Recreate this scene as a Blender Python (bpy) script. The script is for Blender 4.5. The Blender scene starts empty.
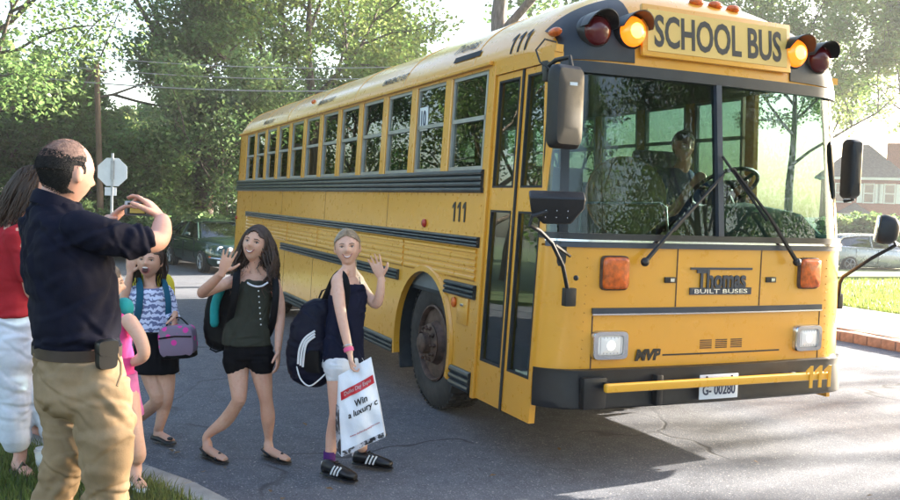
import bpy, bmesh, math, random
import numpy as np
from mathutils import Vector, Matrix
R = math.radians
random.seed(7); rng = np.random.default_rng(7)
scn = bpy.context.scene
COL = scn.collection
# ------------------------------------------------------------------ camera
CAM = np.array([5.6042, -2.6971, 1.6184]); YAW, PITCH, ROLL, FPX = 2.7231, -0.0518, 0.0359, 896.95
FW = np.array([math.cos(YAW)*math.cos(PITCH), math.sin(YAW)*math.cos(PITCH), math.sin(PITCH)])
_r = np.array([math.sin(YAW), -math.cos(YAW), 0.0]); _u = np.cross(_r, FW)
RT = _r*math.cos(ROLL)+_u*math.sin(ROLL); UP = -_r*math.sin(ROLL)+_u*math.cos(ROLL)
cam = bpy.data.objects.new('camera', bpy.data.cameras.new('camera'))
COL.objects.link(cam)
cam.data.sensor_width = 36.0; cam.data.lens = FPX/900*36.0
cam.data.clip_start = 0.05; cam.data.clip_end = 3000
M = Matrix(((RT[0], UP[0], -FW[0], CAM[0]), (RT[1], UP[1], -FW[1], CAM[1]), (RT[2], UP[2], -FW[2], CAM[2]), (0, 0, 0, 1)))
cam.matrix_world = M
scn.camera = cam
# ------------------------------------------------------------------ light
SUN_EL = 16.0; SUN_AZ = -5.0
world = bpy.data.worlds.new('World'); scn.world = world; world.use_nodes = True
wn = world.node_tree.nodes; wl = world.node_tree.links
sky = wn.new('ShaderNodeTexSky'); sky.sky_type = 'NISHITA'; sky.sun_disc = False
sky.sun_elevation = R(SUN_EL); sky.sun_rotation = R(SUN_AZ)      # sun stands towards +Y, a little behind the bus
sky.air_density = 1.0; sky.dust_density = 3.0; sky.ozone_density = 1.0
wl.new(sky.outputs[0], wn['Background'].inputs[0]); wn['Background'].inputs[1].default_value = 0.085
sd = bpy.data.lights.new('sun', 'SUN'); sd.energy = 4.6; sd.angle = R(0.55); sd.color = (1.0, 0.92, 0.81)
sun = bpy.data.objects.new('sun', sd); COL.objects.link(sun)
sun.rotation_euler = Vector((math.sin(R(SUN_AZ))*math.cos(R(SUN_EL)), math.cos(R(SUN_AZ))*math.cos(R(SUN_EL)), math.sin(R(SUN_EL)))).to_track_quat('Z', 'Y').to_euler()
scn.view_settings.view_transform = 'Standard'; scn.view_settings.look = 'None'
scn.view_settings.exposure = 3.3; scn.view_settings.gamma = 1.0
scn.render.engine = 'CYCLES'
scn.cycles.max_bounces = 10; scn.cycles.transparent_max_bounces = 24

# ------------------------------------------------------------------ pixel helpers (photograph is 900 x 500)
def ray(px, py): return FW + RT*(px-450)/FPX - UP*(py-250)/FPX
def at(px, py, dep): return CAM + ray(px, py)*dep
def gnd(px, py, z=0.0):
    d = ray(px, py); return CAM + d*((z-CAM[2])/d[2])
def GZ(x):      # the street falls away behind the bus, past the crossing
    t = min(1, max(0, (-7.5-x)/9)); return -.52*t*t*(3-2*t)
def gnds(px, py):
    d = ray(px, py); lo = .5
    for t in np.linspace(2, 90, 8801):
        p = CAM+d*t
        if p[2] <= GZ(p[0]): return p
    return p
def on_x(px, py, X):
    d = ray(px, py); return CAM + d*((X-CAM[0])/d[0])
def on_y(px, py, Y):
    d = ray(px, py); return CAM + d*((Y-CAM[1])/d[1])
def dep_of(p): return float((np.array(p)-CAM) @ FW)
FWH = np.array([FW[0], FW[1], 0]); FWH /= np.linalg.norm(FWH)
RTH = np.array([RT[0], RT[1], 0]); RTH /= np.linalg.norm(RTH)
def nrm(v):
    v = np.array(v, float); n = np.linalg.norm(v); return v/n if n > 1e-12 else v

# ------------------------------------------------------------------ materials
MATS = {}
def nodes_of(name):
    m = bpy.data.materials.new(name); m.use_nodes = True; MATS[name] = m
    nt = m.node_tree; return m, nt, nt.nodes['Principled BSDF']
def mixc(nt, fac, a, b):
    n = nt.nodes.new('ShaderNodeMix'); n.data_type = 'RGBA'
    for k, v in ((6, a), (7, b)):
        if hasattr(v, 'is_linked'): nt.links.new(v, n.inputs[k])
        else: n.inputs[k].default_value = (*v[:3], 1)
    if hasattr(fac, 'is_linked'): nt.links.new(fac, n.inputs[0])
    else: n.inputs[0].default_value = fac
    return n.outputs[2]
def noise(nt, scale, detail=4, rough=.55, co='Object', stretch=None, dist=0.0):
    t = nt.nodes.new('ShaderNodeTexCoord'); n = nt.nodes.new('ShaderNodeTexNoise')
    n.inputs['Scale'].default_value = scale; n.inputs['Detail'].default_value = detail
    n.inputs['Roughness'].default_value = rough; n.inputs['Distortion'].default_value = dist
    src = t.outputs[co]
    if stretch:
        mp = nt.nodes.new('ShaderNodeMapping'); mp.inputs['Scale'].default_value = stretch
        nt.links.new(src, mp.inputs[0]); src = mp.outputs[0]
    nt.links.new(src, n.inputs['Vector']); return n.outputs['Fac']
def ramp(nt, fac, a, b, ca=(0, 0, 0), cb=(1, 1, 1)):
    r = nt.nodes.new('ShaderNodeValToRGB'); r.color_ramp.elements[0].position = a; r.color_ramp.elements[1].position = b
    r.color_ramp.elements[0].color = (*ca, 1); r.color_ramp.elements[1].color = (*cb, 1)
    nt.links.new(fac, r.inputs[0]); return r.outputs[0]
def bump(nt, b, h, strength=.3, dist=.01):
    n = nt.nodes.new('ShaderNodeBump'); n.inputs['Strength'].default_value = strength; n.inputs['Distance'].default_value = dist
    nt.links.new(h, n.inputs['Height']); nt.links.new(n.outputs[0], b.inputs['Normal'])
def mat(name, col, rough=.5, metal=0.0, var=.12, vs=6.0, bs=0.0, bsc=40.0, bd=.004, coat=0.0, col2=None, co='Object', spec=.5, stretch=None):
    """plain procedural material: colour broken up by noise, optional fine relief"""
    m, nt, b = nodes_of(name)
    c2 = col2 if col2 else tuple(max(0, c*(1-2.2*var)) for c in col)
    f = noise(nt, vs, 5, .6, co, stretch)
    nt.links.new(mixc(nt, ramp(nt, f, .35, .68), c2, col), b.inputs['Base Color'])
    rr = nt.nodes.new('ShaderNodeMapRange'); nt.links.new(noise(nt, vs*2.3, 3, .5, co), rr.inputs[0])
    rr.inputs[3].default_value = max(.02, rough*.8); rr.inputs[4].default_value = min(1, rough*1.25)
    nt.links.new(rr.outputs[0], b.inputs['Roughness'])
    b.inputs['Metallic'].default_value = metal; b.inputs['Coat Weight'].default_value = coat; b.inputs['Coat Roughness'].default_value = .08
    b.inputs['Specular IOR Level'].default_value = spec
    if bs: bump(nt, b, noise(nt, bsc, 5, .6, co, stretch), bs, bd)
    return m
def emis(name, col, strength, base=None):
    m, nt, b = nodes_of(name); b.inputs['Base Color'].default_value = (*(base or col), 1)
    lw = nt.nodes.new('ShaderNodeTexNoise'); lw.inputs['Scale'].default_value = 60
    b.inputs['Emission Color'].default_value = (*col, 1); b.inputs['Emission Strength'].default_value = strength
    b.inputs['Roughness'].default_value = .25; nt.links.new(lw.outputs['Fac'], b.inputs['Coat Weight']); return m
def glass(name, tint, ior=1.5, rough=0.0, boost=0.0):
    m, nt, b = nodes_of(name); nt.nodes.remove(b); o = nt.nodes['Material Output']
    tr = nt.nodes.new('ShaderNodeBsdfTransparent'); tr.inputs[0].default_value = (*tint, 1)
    gl = nt.nodes.new('ShaderNodeBsdfGlossy'); gl.inputs['Roughness'].default_value = rough; gl.inputs[0].default_value = (1, 1, 1, 1)
    g = nt.nodes.new('ShaderNodeNewGeometry'); dt = nt.nodes.new('ShaderNodeVectorMath'); dt.operation = 'DOT_PRODUCT'
    nt.links.new(g.outputs['Incoming'], dt.inputs[0]); nt.links.new(g.outputs['Normal'], dt.inputs[1])
    def mth(op, a, b=None):      # Schlick reflectance of a pane, the same from both of its faces
        n = nt.nodes.new('ShaderNodeMath'); n.operation = op; n.use_clamp = op == 'ADD'
        for k, v in enumerate((a, b)):
            if v is None: continue
            if hasattr(v, 'is_linked'): nt.links.new(v, n.inputs[k])
            else: n.inputs[k].default_value = v
        return n.outputs[0]
    f0 = ((ior-1)/(ior+1))**2+boost
    ad = mth('ADD', mth('MULTIPLY', mth('POWER', mth('SUBTRACT', 1.0, mth('ABSOLUTE', dt.outputs['Value'])), 5.0), 1-f0), f0)
    mx = nt.nodes.new('ShaderNodeMixShader'); nt.links.new(ad, mx.inputs[0]); nt.links.new(tr.outputs[0], mx.inputs[1]); nt.links.new(gl.outputs[0], mx.inputs[2])
    nt.links.new(mx.outputs[0], o.inputs[0]); return m

# ------------------------------------------------------------------ mesh builder
class MB:
    def __init__(s): s.V = []; s.F = []
    def add(s, V, F):
        n = len(s.V); s.V += [tuple(map(float, v)) for v in V]; s.F += [tuple(i+n for i in f) for f in F]; return s
    def box(s, c, size, rot=None):
        c = np.array(c, float); h = np.array(size, float)/2
        Q = [np.array((x, y, z))*h for x in (-1, 1) for y in (-1, 1) for z in (-1, 1)]
        if rot is not None: Q = [rot @ q for q in Q]
        return s.add([c+q for q in Q], [(0, 1, 3, 2), (4, 6, 7, 5), (0, 4, 5, 1), (2, 3, 7, 6), (0, 2, 6, 4), (1, 5, 7, 3)])
    def hexa(s, P):   # 8 corners: 4 of one face then the 4 behind
        return s.add(P, [(0, 3, 2, 1), (4, 5, 6, 7), (0, 1, 5, 4), (1, 2, 6, 5), (2, 3, 7, 6), (3, 0, 4, 7)])
    def loft(s, rings, caps=True, close=True):
        n = len(rings[0]); V = [p for r in rings for p in r]; F = []
        for i in range(len(rings)-1):
            for j in range(n if close else n-1):
                k = (j+1) % n; F.append((i*n+j, i*n+k, (i+1)*n+k, (i+1)*n+j))
        if caps and close: F.append(tuple(range(n-1, -1, -1))); F.append(tuple((len(rings)-1)*n+j for j in range(n)))
        return s.add(V, F)
    def tube(s, pts, rad, n=8, round_caps=False, flat=1.0, flatdir=None):
        pts = [np.array(p, float) for p in pts]; m = len(pts)
        rad = [rad]*m if np.isscalar(rad) else list(rad)
        if round_caps:
            t0 = nrm(pts[0]-pts[1]); t1 = nrm(pts[-1]-pts[-2]); a, b = pts[0], pts[-1]; ra, rb = rad[0], rad[-1]
            pts = [a+t0*ra*.95, a+t0*ra*.75] + pts + [b+t1*rb*.75, b+t1*rb*.95]; rad = [ra*.28, ra*.7]+rad+[rb*.7, rb*.28]; m = len(pts)
        rings = []; ref = None
        for i in range(m):
            t = nrm(pts[min(i+1, m-1)]-pts[max(i-1, 0)])
            if flatdir is not None: ref = np.array(flatdir, float)
            elif ref is None: ref = np.array((0, 0, 1.)) if abs(t[2]) < .9 else np.array((1., 0, 0))
            u = nrm(ref-t*(ref@t)); v = np.cross(t, u)
            if flatdir is None: ref = u
            rings.append([pts[i]+rad[i]*(flat*u*math.cos(a)+v*math.sin(a)) for a in (2*math.pi*j/n for j in range(n))])
        return s.loft(rings)
    def lathe(s, c, axis, prof, n=24):
        c = np.array(c, float); axis = nrm(axis); ref = np.array((0, 0, 1.)) if abs(axis[2]) < .9 else np.array((1., 0, 0))
        u = nrm(np.cross(axis, ref)); v = np.cross(axis, u)
        return s.loft([[c+axis*h+max(r, 1e-4)*(u*math.cos(a)+v*math.sin(a)) for a in (2*math.pi*j/n for j in range(n))] for r, h in prof])
    def ball(s, c, rad, n=12, m=8, rot=None):
        rad = np.array([rad]*3 if np.isscalar(rad) else rad, float); rings = []
        for i in range(m+1):
            th = math.pi*(i/m*.98+.01)
            ring = [np.array((math.sin(th)*math.cos(2*math.pi*j/n), math.sin(th)*math.sin(2*math.pi*j/n), -math.cos(th)))*rad for j in range(n)]
            rings.append([np.array(c)+(rot @ q if rot is not None else q) for q in ring])
        return s.loft(rings)
    def grid(s, fn, us, vs):
        V = [fn(u, v) for u in us for v in vs]; m = len(vs)
        return s.add(V, [(i*m+j, i*m+j+1, (i+1)*m+j+1, (i+1)*m+j) for i in range(len(us)-1) for j in range(m-1)])
    def shell(s, fn, us, vs, off):      # closed thin sheet: fn(u, v, o)
        a = len(us); m = len(vs); n = a*m
        V = [fn(u, v, 0.0) for u in us for v in vs]+[fn(u, v, off) for u in us for v in vs]; F = []
        for i in range(a-1):
            for j in range(m-1):
                q = (i*m+j, i*m+j+1, (i+1)*m+j+1, (i+1)*m+j); F.append(q); F.append(tuple(n+k for k in reversed(q)))
        for i in range(a-1):
            for j in (0, m-1): F.append((i*m+j, (i+1)*m+j, n+(i+1)*m+j, n+i*m+j))
        for j in range(m-1):
            for i in (0, a-1): F.append((i*m+j, i*m+j+1, n+i*m+j+1, n+i*m+j))
        return s.add(V, F)
    def prism(s, poly, fn, a, b):       # poly of 2-D points, fn(x, y, t) to 3-D, extruded t=a..b
        n = len(poly); V = [fn(x, y, a) for x, y in poly]+[fn(x, y, b) for x, y in poly]
        return s.add(V, [tuple(range(n)), tuple(2*n-1-i for i in range(n))]+[(i, (i+1) % n, n+(i+1) % n, n+i) for i in range(n)])
    def build(s, name, material, parent=None, smooth=40, bevel=0.0, seg=2):
        me = bpy.data.meshes.new(name); me.from_pydata(s.V, [], s.F)
        bm = bmesh.new(); bm.from_mesh(me); bmesh.ops.recalc_face_normals(bm, faces=bm.faces)
        if bevel:
            es = [e for e in bm.edges if e.is_manifold and e.calc_face_angle(0) > .6]
            bmesh.ops.bevel(bm, geom=es, offset=bevel, segments=seg, affect='EDGES', clamp_overlap=True, profile=.6)
        bm.to_mesh(me); bm.free()
        return finish(name, me, material, parent, smooth)
def finish(name, me, material, parent=None, smooth=40):
    if smooth:
        me.polygons.foreach_set('use_smooth', [True]*len(me.polygons)); me.set_sharp_from_angle(angle=R(smooth))
    me.materials.clear(); me.materials.append(MATS[material] if isinstance(material, str) else material)
    o = bpy.data.objects.new(name, me); COL.objects.link(o)
    if parent is not None: o.parent = parent; o.matrix_parent_inverse = inv_of(parent)
    return o
def world_of(o):
    m = Matrix.LocRotScale(o.location, o.rotation_euler, o.scale)
    return m if o.parent is None else world_of(o.parent) @ o.matrix_parent_inverse @ m
def inv_of(p): return world_of(p).inverted()
def tag(o, label=None, cat=None, group=None, kind=None):
    if label: o['label'] = label
    if cat: o['category'] = cat
    if group: o['group'] = group
    if kind: o['kind'] = kind
    return o
def thing(name, loc, label, cat, group=None):
    o = bpy.data.objects.new(name, None); COL.objects.link(o); o.location = tuple(map(float, loc)); o.empty_display_size = .2
    return tag(o, label, cat, group)
def copy_tree(o, parent=None, mtx=None):
    c = o.copy(); COL.objects.link(c)
    if parent is not None: c.parent = parent
    for ch in o.children: copy_tree(ch, c)
    return c
def text_mesh(txt, bold=.0, ext=.0015, cuts=0):
    if set(txt) == {'1'}:        # plain numeral with a slanted flag, as painted on the bus
        mb = MB()
        for k in range(len(txt)): mb.prism([(.0, -.5), (.17, -.5), (.17, .5), (.04, .5), (-.20, .30), (-.20, .15), (.0, .26)], lambda x, y, t: (x+.62*k, y+.35, t), -ext, ext)
        me = bpy.data.meshes.new('numerals'); me.from_pydata(mb.V, [], mb.F)
        if cuts:
            bm = bmesh.new(); bm.from_mesh(me)
            for k in range(1, cuts): bmesh.ops.bisect_plane(bm, geom=bm.verts[:]+bm.edges[:]+bm.faces[:], plane_co=(0, -.15+k/cuts, 0), plane_no=(0, 1, 0))
            bmesh.ops.recalc_face_normals(bm, faces=bm.faces); bm.to_mesh(me); bm.free()
        return me
    cu = bpy.data.curves.new('text', 'FONT'); cu.body = txt; cu.align_x = 'CENTER'; cu.align_y = 'CENTER'; cu.extrude = ext; cu.offset = bold; cu.resolution_u = 3
    ob = bpy.data.objects.new('text', cu); COL.objects.link(ob)
    dg = bpy.context.evaluated_depsgraph_get(); me = bpy.data.meshes.new_from_object(ob.evaluated_get(dg))
    bpy.data.objects.remove(ob)
    if cuts:
        bm = bmesh.new(); bm.from_mesh(me)
        for k in range(1, cuts): bmesh.ops.bisect_plane(bm, geom=bm.verts[:]+bm.edges[:]+bm.faces[:], plane_co=(0, -.5+1.2*k/cuts, 0), plane_no=(0, 1, 0))
        bm.to_mesh(me); bm.free()
    return me
def text(name, txt, c, ax, ay, w, h, material, parent, bold=0.0, depth=.002, cuts=0):
    """lettering of width w and height h, centred on c, reading along ax with ay up"""
    me = text_mesh(txt, bold, cuts=cuts)
    co = np.zeros(len(me.vertices)*3); me.vertices.foreach_get('co', co); co = co.reshape(-1, 3)
    lo, hi = co.min(0), co.max(0); co = (co-(lo+hi)/2)/np.maximum(hi-lo, 1e-6)
    ax = nrm(ax); ay = nrm(ay); az = np.cross(ax, ay)
    P = np.array(c)+co[:, :1]*w*ax+co[:, 1:2]*h*ay+co[:, 2:3]*depth*az
    me.vertices.foreach_set('co', P.ravel()); me.update()
    return finish(name, me, material, parent, 0)
def np_mesh(name, V, F, material, parent=None, smooth=0):
    V = np.asarray(V, np.float32); F = np.asarray(F, np.int32); me = bpy.data.meshes.new(name); k = F.shape[1]
    me.vertices.add(len(V)); me.vertices.foreach_set('co', V.ravel()); me.loops.add(F.size); me.loops.foreach_set('vertex_index', F.ravel())
    me.polygons.add(len(F)); me.polygons.foreach_set('loop_start', np.arange(0, F.size, k)); me.update(calc_edges=True)
    return finish(name, me, material, parent, smooth)
def remeshed(mb, name, voxel, material, parent=None, smooth_it=4, fac=.5, disp=None, solid=None):
    """voxel union of the overlapping closed pieces in mb, smoothed: one continuous surface"""
    me = bpy.data.meshes.new('tmp'); me.from_pydata(mb.V, [], mb.F)
    bm = bmesh.new(); bm.from_mesh(me); bmesh.ops.recalc_face_normals(bm, faces=bm.faces); bm.to_mesh(me); bm.free()
    ob = bpy.data.objects.new('tmp', me); COL.objects.link(ob)
    r = ob.modifiers.new('r', 'REMESH'); r.mode = 'VOXEL'; r.voxel_size = voxel
    s = ob.modifiers.new('s', 'SMOOTH'); s.factor = fac; s.iterations = smooth_it
    dg = bpy.context.evaluated_depsgraph_get(); out = bpy.data.meshes.new_from_object(ob.evaluated_get(dg))
    bpy.data.objects.remove(ob); bpy.data.meshes.remove(me)
    if disp:
        co = np.zeros(len(out.vertices)*3); out.vertices.foreach_get('co', co); no = np.zeros_like(co); out.vertices.foreach_get('normal', no)
        co = co.reshape(-1, 3); no = no.reshape(-1, 3); co = co+no*disp(co)[:, None]; out.vertices.foreach_set('co', co.ravel()); out.update()
    out.name = name
    return finish(name, out, material, parent, 180)
def creases(seed, amp, n=70, w=.010, L=.09, nd=(.35, .35, 1.0), base=.004):
    """cloth wrinkles: short valleys with a soft ridge beside them, laid over the surface, plus a slow swell"""
    def f(co):
        g = np.random.default_rng(seed); out = folds(seed, base)(co)
        for k in range(n):
            p = co[g.integers(len(co))]; nn = nrm(g.normal(size=3)*np.array(nd)); ww = w*g.uniform(.6, 1.8); ll = L*g.uniform(.5, 1.6); a = amp*g.uniform(.4, 1.2)
            d = co-p; m = (np.abs(d) < ll*2).all(1)
            if not m.any(): continue
            d = d[m]; h = d @ nn+.25*ww*np.sin(d @ g.normal(size=3)*40); r2 = (d*d).sum(1)-(d @ nn)**2
            out[m] += a*(np.exp(-((h-1.6*ww)/ww)**2)*.8-np.exp(-(h/ww)**2))*np.exp(-r2/(ll*ll))
        return np.clip(out, -.010, .02)+.002
    return f
def folds(seed, amp, freq=(9, 9, 16)):
    g = np.random.default_rng(seed); K = [(g.normal(size=3)*np.array(freq)*g.uniform(.5, 2.2), g.uniform(0, 6.28), g.uniform(.4, 1)) for _ in range(7)]
    def f(co):
        w = co+.03*np.sin(co[:, [1, 2, 0]]*17+seed)
        return amp*sum(a*np.sin(w @ k+p) for k, p, a in K)/2.4
    return f
# ------------------------------------------------------------------ materials for the setting
def asphalt():
    m, nt, b = nodes_of('asphalt')
    f1 = noise(nt, .55, 5, .6); f2 = noise(nt, 90, 4, .7); f3 = noise(nt, 7, 5, .65)
    c = mixc(nt, ramp(nt, f1, .35, .7), (.056, .061, .075), (.086, .092, .110))
    c = mixc(nt, ramp(nt, f3, .4, .75), c, (.112, .117, .134))
    f4 = noise(nt, 28, 3, .7); c = mixc(nt, ramp(nt, f4, .58, .70), c, (.040, .043, .052)); c = mixc(nt, ramp(nt, noise(nt, 1.7, 5, .7), .60, .78), c, (.045, .047, .055))
    c = mixc(nt, ramp(nt, f2, .56, .66), c, (.27, .27, .29)); c = mixc(nt, ramp(nt, noise(nt, 46, 2, .5), .68, .74), c, (.33, .32, .30))
    # cracks: distorted cell borders, broken up by a second noise
    t = nt.nodes.new('ShaderNodeTexCoord'); nd = nt.nodes.new('ShaderNodeTexNoise'); nd.inputs['Scale'].default_value = 1.6; nd.inputs['Detail'].default_value = 2
    nt.links.new(t.outputs['Object'], nd.inputs['Vector'])
    va = nt.nodes.new('ShaderNodeVectorMath'); va.operation = 'MULTIPLY_ADD'; va.inputs[1].default_value = (.9, .9, 0)
    nt.links.new(nd.outputs['Color'], va.inputs[0]); nt.links.new(t.outputs['Object'], va.inputs[2])
    vo = nt.nodes.new('ShaderNodeTexVoronoi'); vo.feature = 'DISTANCE_TO_EDGE'; vo.inputs['Scale'].default_value = .36; nt.links.new(va.outputs[0], vo.inputs['Vector'])
    cr = ramp(nt, vo.outputs['Distance'], .002, .009, (1, 1, 1), (0, 0, 0))
    mk = nt.nodes.new('ShaderNodeMath'); mk.operation = 'MULTIPLY'; nt.links.new(cr, mk.inputs[0]); nt.links.new(ramp(nt, noise(nt, .8, 2), .46, .56), mk.inputs[1])
    c = mixc(nt, mk.outputs[0], c, (.022, .022, .025))
    nt.links.new(c, b.inputs['Base Color']); b.inputs['Roughness'].default_value = .82
    sub = nt.nodes.new('ShaderNodeMath'); sub.operation = 'SUBTRACT'; nt.links.new(f2, sub.inputs[0]); nt.links.new(mk.outputs[0], sub.inputs[1])
    bump(nt, b, sub.outputs[0], .55, .008)
asphalt()
mat('concrete', (.36, .34, .31), .85, var=.14, vs=3, bs=.3, bsc=120, bd=.003)
mat('kerb_concrete', (.30, .29, .27), .88, var=.18, vs=5, bs=.4, bsc=90, bd=.004)
mat('soil', (.085, .085, .04), .95, var=.2, vs=2, bs=.5, bsc=20, bd=.02, col2=(.04, .06, .02))
mat('lawn_soil', (.10, .13, .035), .95, var=.2, vs=1.5, bs=.5, bsc=40, bd=.02, col2=(.05, .09, .02))
mat('brick_kerb', (.38, .23, .16), .85, var=.2, vs=9, bs=.3, bsc=60)
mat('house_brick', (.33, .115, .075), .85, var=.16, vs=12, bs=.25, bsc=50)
mat('shingle', (.12, .115, .115), .9, var=.2, vs=6, bs=.3, bsc=30)
mat('white_paint', (.74, .74, .72), .5, var=.05)
mat('shutter_green', (.05, .065, .06), .6)
glass('house_glass', (.10, .12, .13), 1.5, .02, .12)
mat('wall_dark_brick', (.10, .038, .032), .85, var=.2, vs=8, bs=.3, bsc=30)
mat('wood_pole', (.16, .105, .07), .9, var=.2, vs=4, bs=.4, bsc=30, stretch=(6, 6, .6))
mat('galvanised', (.42, .43, .44), .45, .7, var=.1, vs=9)
mat('sign_back', (.62, .64, .66), .38, .35, var=.06, vs=4)
mat('wire', (.30, .30, .31), .5, .2)
mat('bark', (.13, .10, .08), .95, var=.25, vs=7, bs=.9, bsc=16, bd=.03, stretch=(3, 3, .7))
mat('bark_pale', (.20, .165, .14), .95, var=.25, vs=6, bs=.9, bsc=14, bd=.03, stretch=(3, 3, .7))
def leafmat(name, a, b2, tl=.55):
    m, nt, b = nodes_of(name); o = nt.nodes['Material Output']
    g = nt.nodes.new('ShaderNodeNewGeometry'); f = noise(nt, .55, 3, .5)
    c = mixc(nt, ramp(nt, f, .35, .65), a, b2)
    hs = nt.nodes.new('ShaderNodeHueSaturation'); nt.links.new(c, hs.inputs['Color'])
    mr = nt.nodes.new('ShaderNodeMapRange'); mr.inputs[3].default_value = .65; mr.inputs[4].default_value = 1.35
    nt.links.new(g.outputs['Random Per Island'], mr.inputs[0]); nt.links.new(mr.outputs[0], hs.inputs['Value'])
    mh = nt.nodes.new('ShaderNodeMapRange'); mh.inputs[3].default_value = .475; mh.inputs[4].default_value = .52
    nt.links.new(g.outputs['Random Per Island'], mh.inputs[0]); nt.links.new(mh.outputs[0], hs.inputs['Hue'])
    nt.links.new(hs.outputs[0], b.inputs['Base Color']); b.inputs['Roughness'].default_value = .5; b.inputs['Specular IOR Level'].default_value = .35
    t = nt.nodes.new('ShaderNodeBsdfTranslucent')
    hs2 = nt.nodes.new('ShaderNodeHueSaturation'); hs2.inputs['Hue'].default_value = .495; hs2.inputs['Value'].default_value = 1.5; nt.links.new(hs.outputs[0], hs2.inputs['Color']); nt.links.new(hs2.outputs[0], t.inputs[0])
    mx = nt.nodes.new('ShaderNodeMixShader'); mx.inputs[0].default_value = tl
    nt.links.new(b.outputs[0], mx.inputs[1]); nt.links.new(t.outputs[0], mx.inputs[2]); nt.links.new(mx.outputs[0], o.inputs[0])
leafmat('leaf_maple', (.070, .130, .038), (.115, .175, .058), .6)
leafmat('leaf_light', (.095, .155, .04), (.15, .195, .06), .6)
leafmat('leaf_dark', (.075, .13, .048), (.12, .175, .07), .58)
leafmat('grass_blade', (.06, .105, .02), (.17, .18, .06), .45)
leafmat('lawn_blade', (.10, .15, .025), (.16, .19, .05), .45)

# ------------------------------------------------------------------ ground, streets, pavements
def sheet(name, polys, z, material, kind='structure', h=None):
    mb = MB()
    for p in polys:
        if h is None: mb.add([(x, y, z) for x, y in p], [tuple(range(len(p)))])
        else: mb.prism(p, lambda x, y, t: (x, y, t), z-h, z)
    o = mb.build(name, material, None, 0); tag(o, kind=kind); bm = bmesh.new(); bm.from_mesh(o.data)
    for x in np.linspace(-23, -8.5, 16): bmesh.ops.bisect_plane(bm, geom=bm.verts[:]+bm.edges[:]+bm.faces[:], plane_co=(x, 0, 0), plane_no=(1, 0, 0))
    for v in bm.verts: v.co.z += GZ(v.co.x)
    bm.to_mesh(o.data); bm.free(); return o
def rect(x0, x1, y0, y1): return [(x0, y0), (x1, y0), (x1, y1), (x0, y1)]
sheet('ground', [rect(-1500, 1500, -1500, 1500)], -.03, 'soil')
sheet('road', [rect(-26, 40, -9, 6.9), rect(-17, -10.8, 6.9, 70), rect(-17, -10.8, -70, -9), rect(22, 40, 6.9, 60)], 0.0, 'asphalt')
KL = [(-10.6, -9.0), (-9.6, -6.6), (-6.5, -5.3), (-3, -4.15), (-.74, -3.02), (.34, -2.26), (.82, -2.0), (1.6, -1.72), (3, -1.55), (6, -1.5), (20, -1.5)]
def offset(pl, d):
    out = []
    for i, p in enumerate(pl):
        a = np.array(pl[max(i-1, 0)]); b = np.array(pl[min(i+1, len(pl)-1)]); t = nrm(b-a); out.append((p[0]+t[1]*d, p[1]-t[0]*d))
    return out
KI = offset(KL, .16)
verge = sheet('verge', [KI+[(20, -40), (-10.4, -40)]], .105, 'soil', h=.12)
mbk = MB(); KS = []
def dens(pl, step):
    out = []
    for a, b in zip(pl[:-1], pl[1:]):
        n = max(1, int(math.dist(a, b)/step)); out += [(a[0]+(b[0]-a[0])*k/n, a[1]+(b[1]-a[1])*k/n) for k in range(n)]
    return out+[pl[-1]]
KD = dens(KL, .9)
kerb = thing('kerb', (0.8, -2.1, 0), None, None); tag(kerb, kind='structure')
KDI = offset(KD, .155)
for k in range(len(KD)-1):       # concrete kerb stones with open joints
    a, b = np.array(KD[k]), np.array(KD[k+1]); ai, bi = np.array(KDI[k]), np.array(KDI[k+1]); g = nrm(b-a)*.004
    P = [a+g, b-g, bi-g, ai+g]
    mb = MB(); mb.hexa([(*p, -.02) for p in P]+[(*p, .112) for p in P]); mb.build('kerb_stone', 'kerb_concrete', kerb, 30, .012)
# far right pavement, brick edging and lawn
walk = thing('pavement', (0, 8, 0), None, None); tag(walk, kind='structure')
PX0, PX1 = -10.2, 20.0
for k in range(20):
    x0 = PX0+k*1.51
    MB().box((x0+.75, 8.45, .055), (1.50, 2.3, .13)).build('slab', 'concrete', walk, 30, .01)
edging = thing('brick_edging', (0, 7, 0), None, None); tag(edging, kind='structure')
bm_b = None
for k in range(int((PX1-PX0)/.215)):
    x = PX0+k*.215+.1
    for (yy, sy, zz) in ((6.99, .20, .045), (7.19, .19, .055)):
        if bm_b is None:
            bm_b = MB().box((0, 0, 0), (.203, .19, .13)).build('brick', 'brick_kerb', edging, 30, .008)
            ob = bm_b
        else:
            if len(edging.children) >= 280: break
            ob = bm_b.copy(); COL.objects.link(ob)
        ob.parent = edging; ob.matrix_parent_inverse = inv_of(edging)
        ob.location = (x, yy, zz+random.uniform(-.006, .006)); ob.rotation_euler = (random.uniform(-.02, .02), random.uniform(-.02, .02), random.uniform(-.02, .02))
sheet('lawn', [[(-10.6, 9.63), (20, 9.63), (20, 60), (-10.6, 60)]], .10, 'lawn_soil', h=.12)
sheet('far_verge', [[(-150, -150), (-17.2, -150), (-17.2, -4.5), (-26, -3.5), (-26, 150), (-150, 150)], [(-26, 7.2), (-17.2, 7.2), (-17.2, 150), (-26, 150)]], .10, 'lawn_soil', h=.12)
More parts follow.
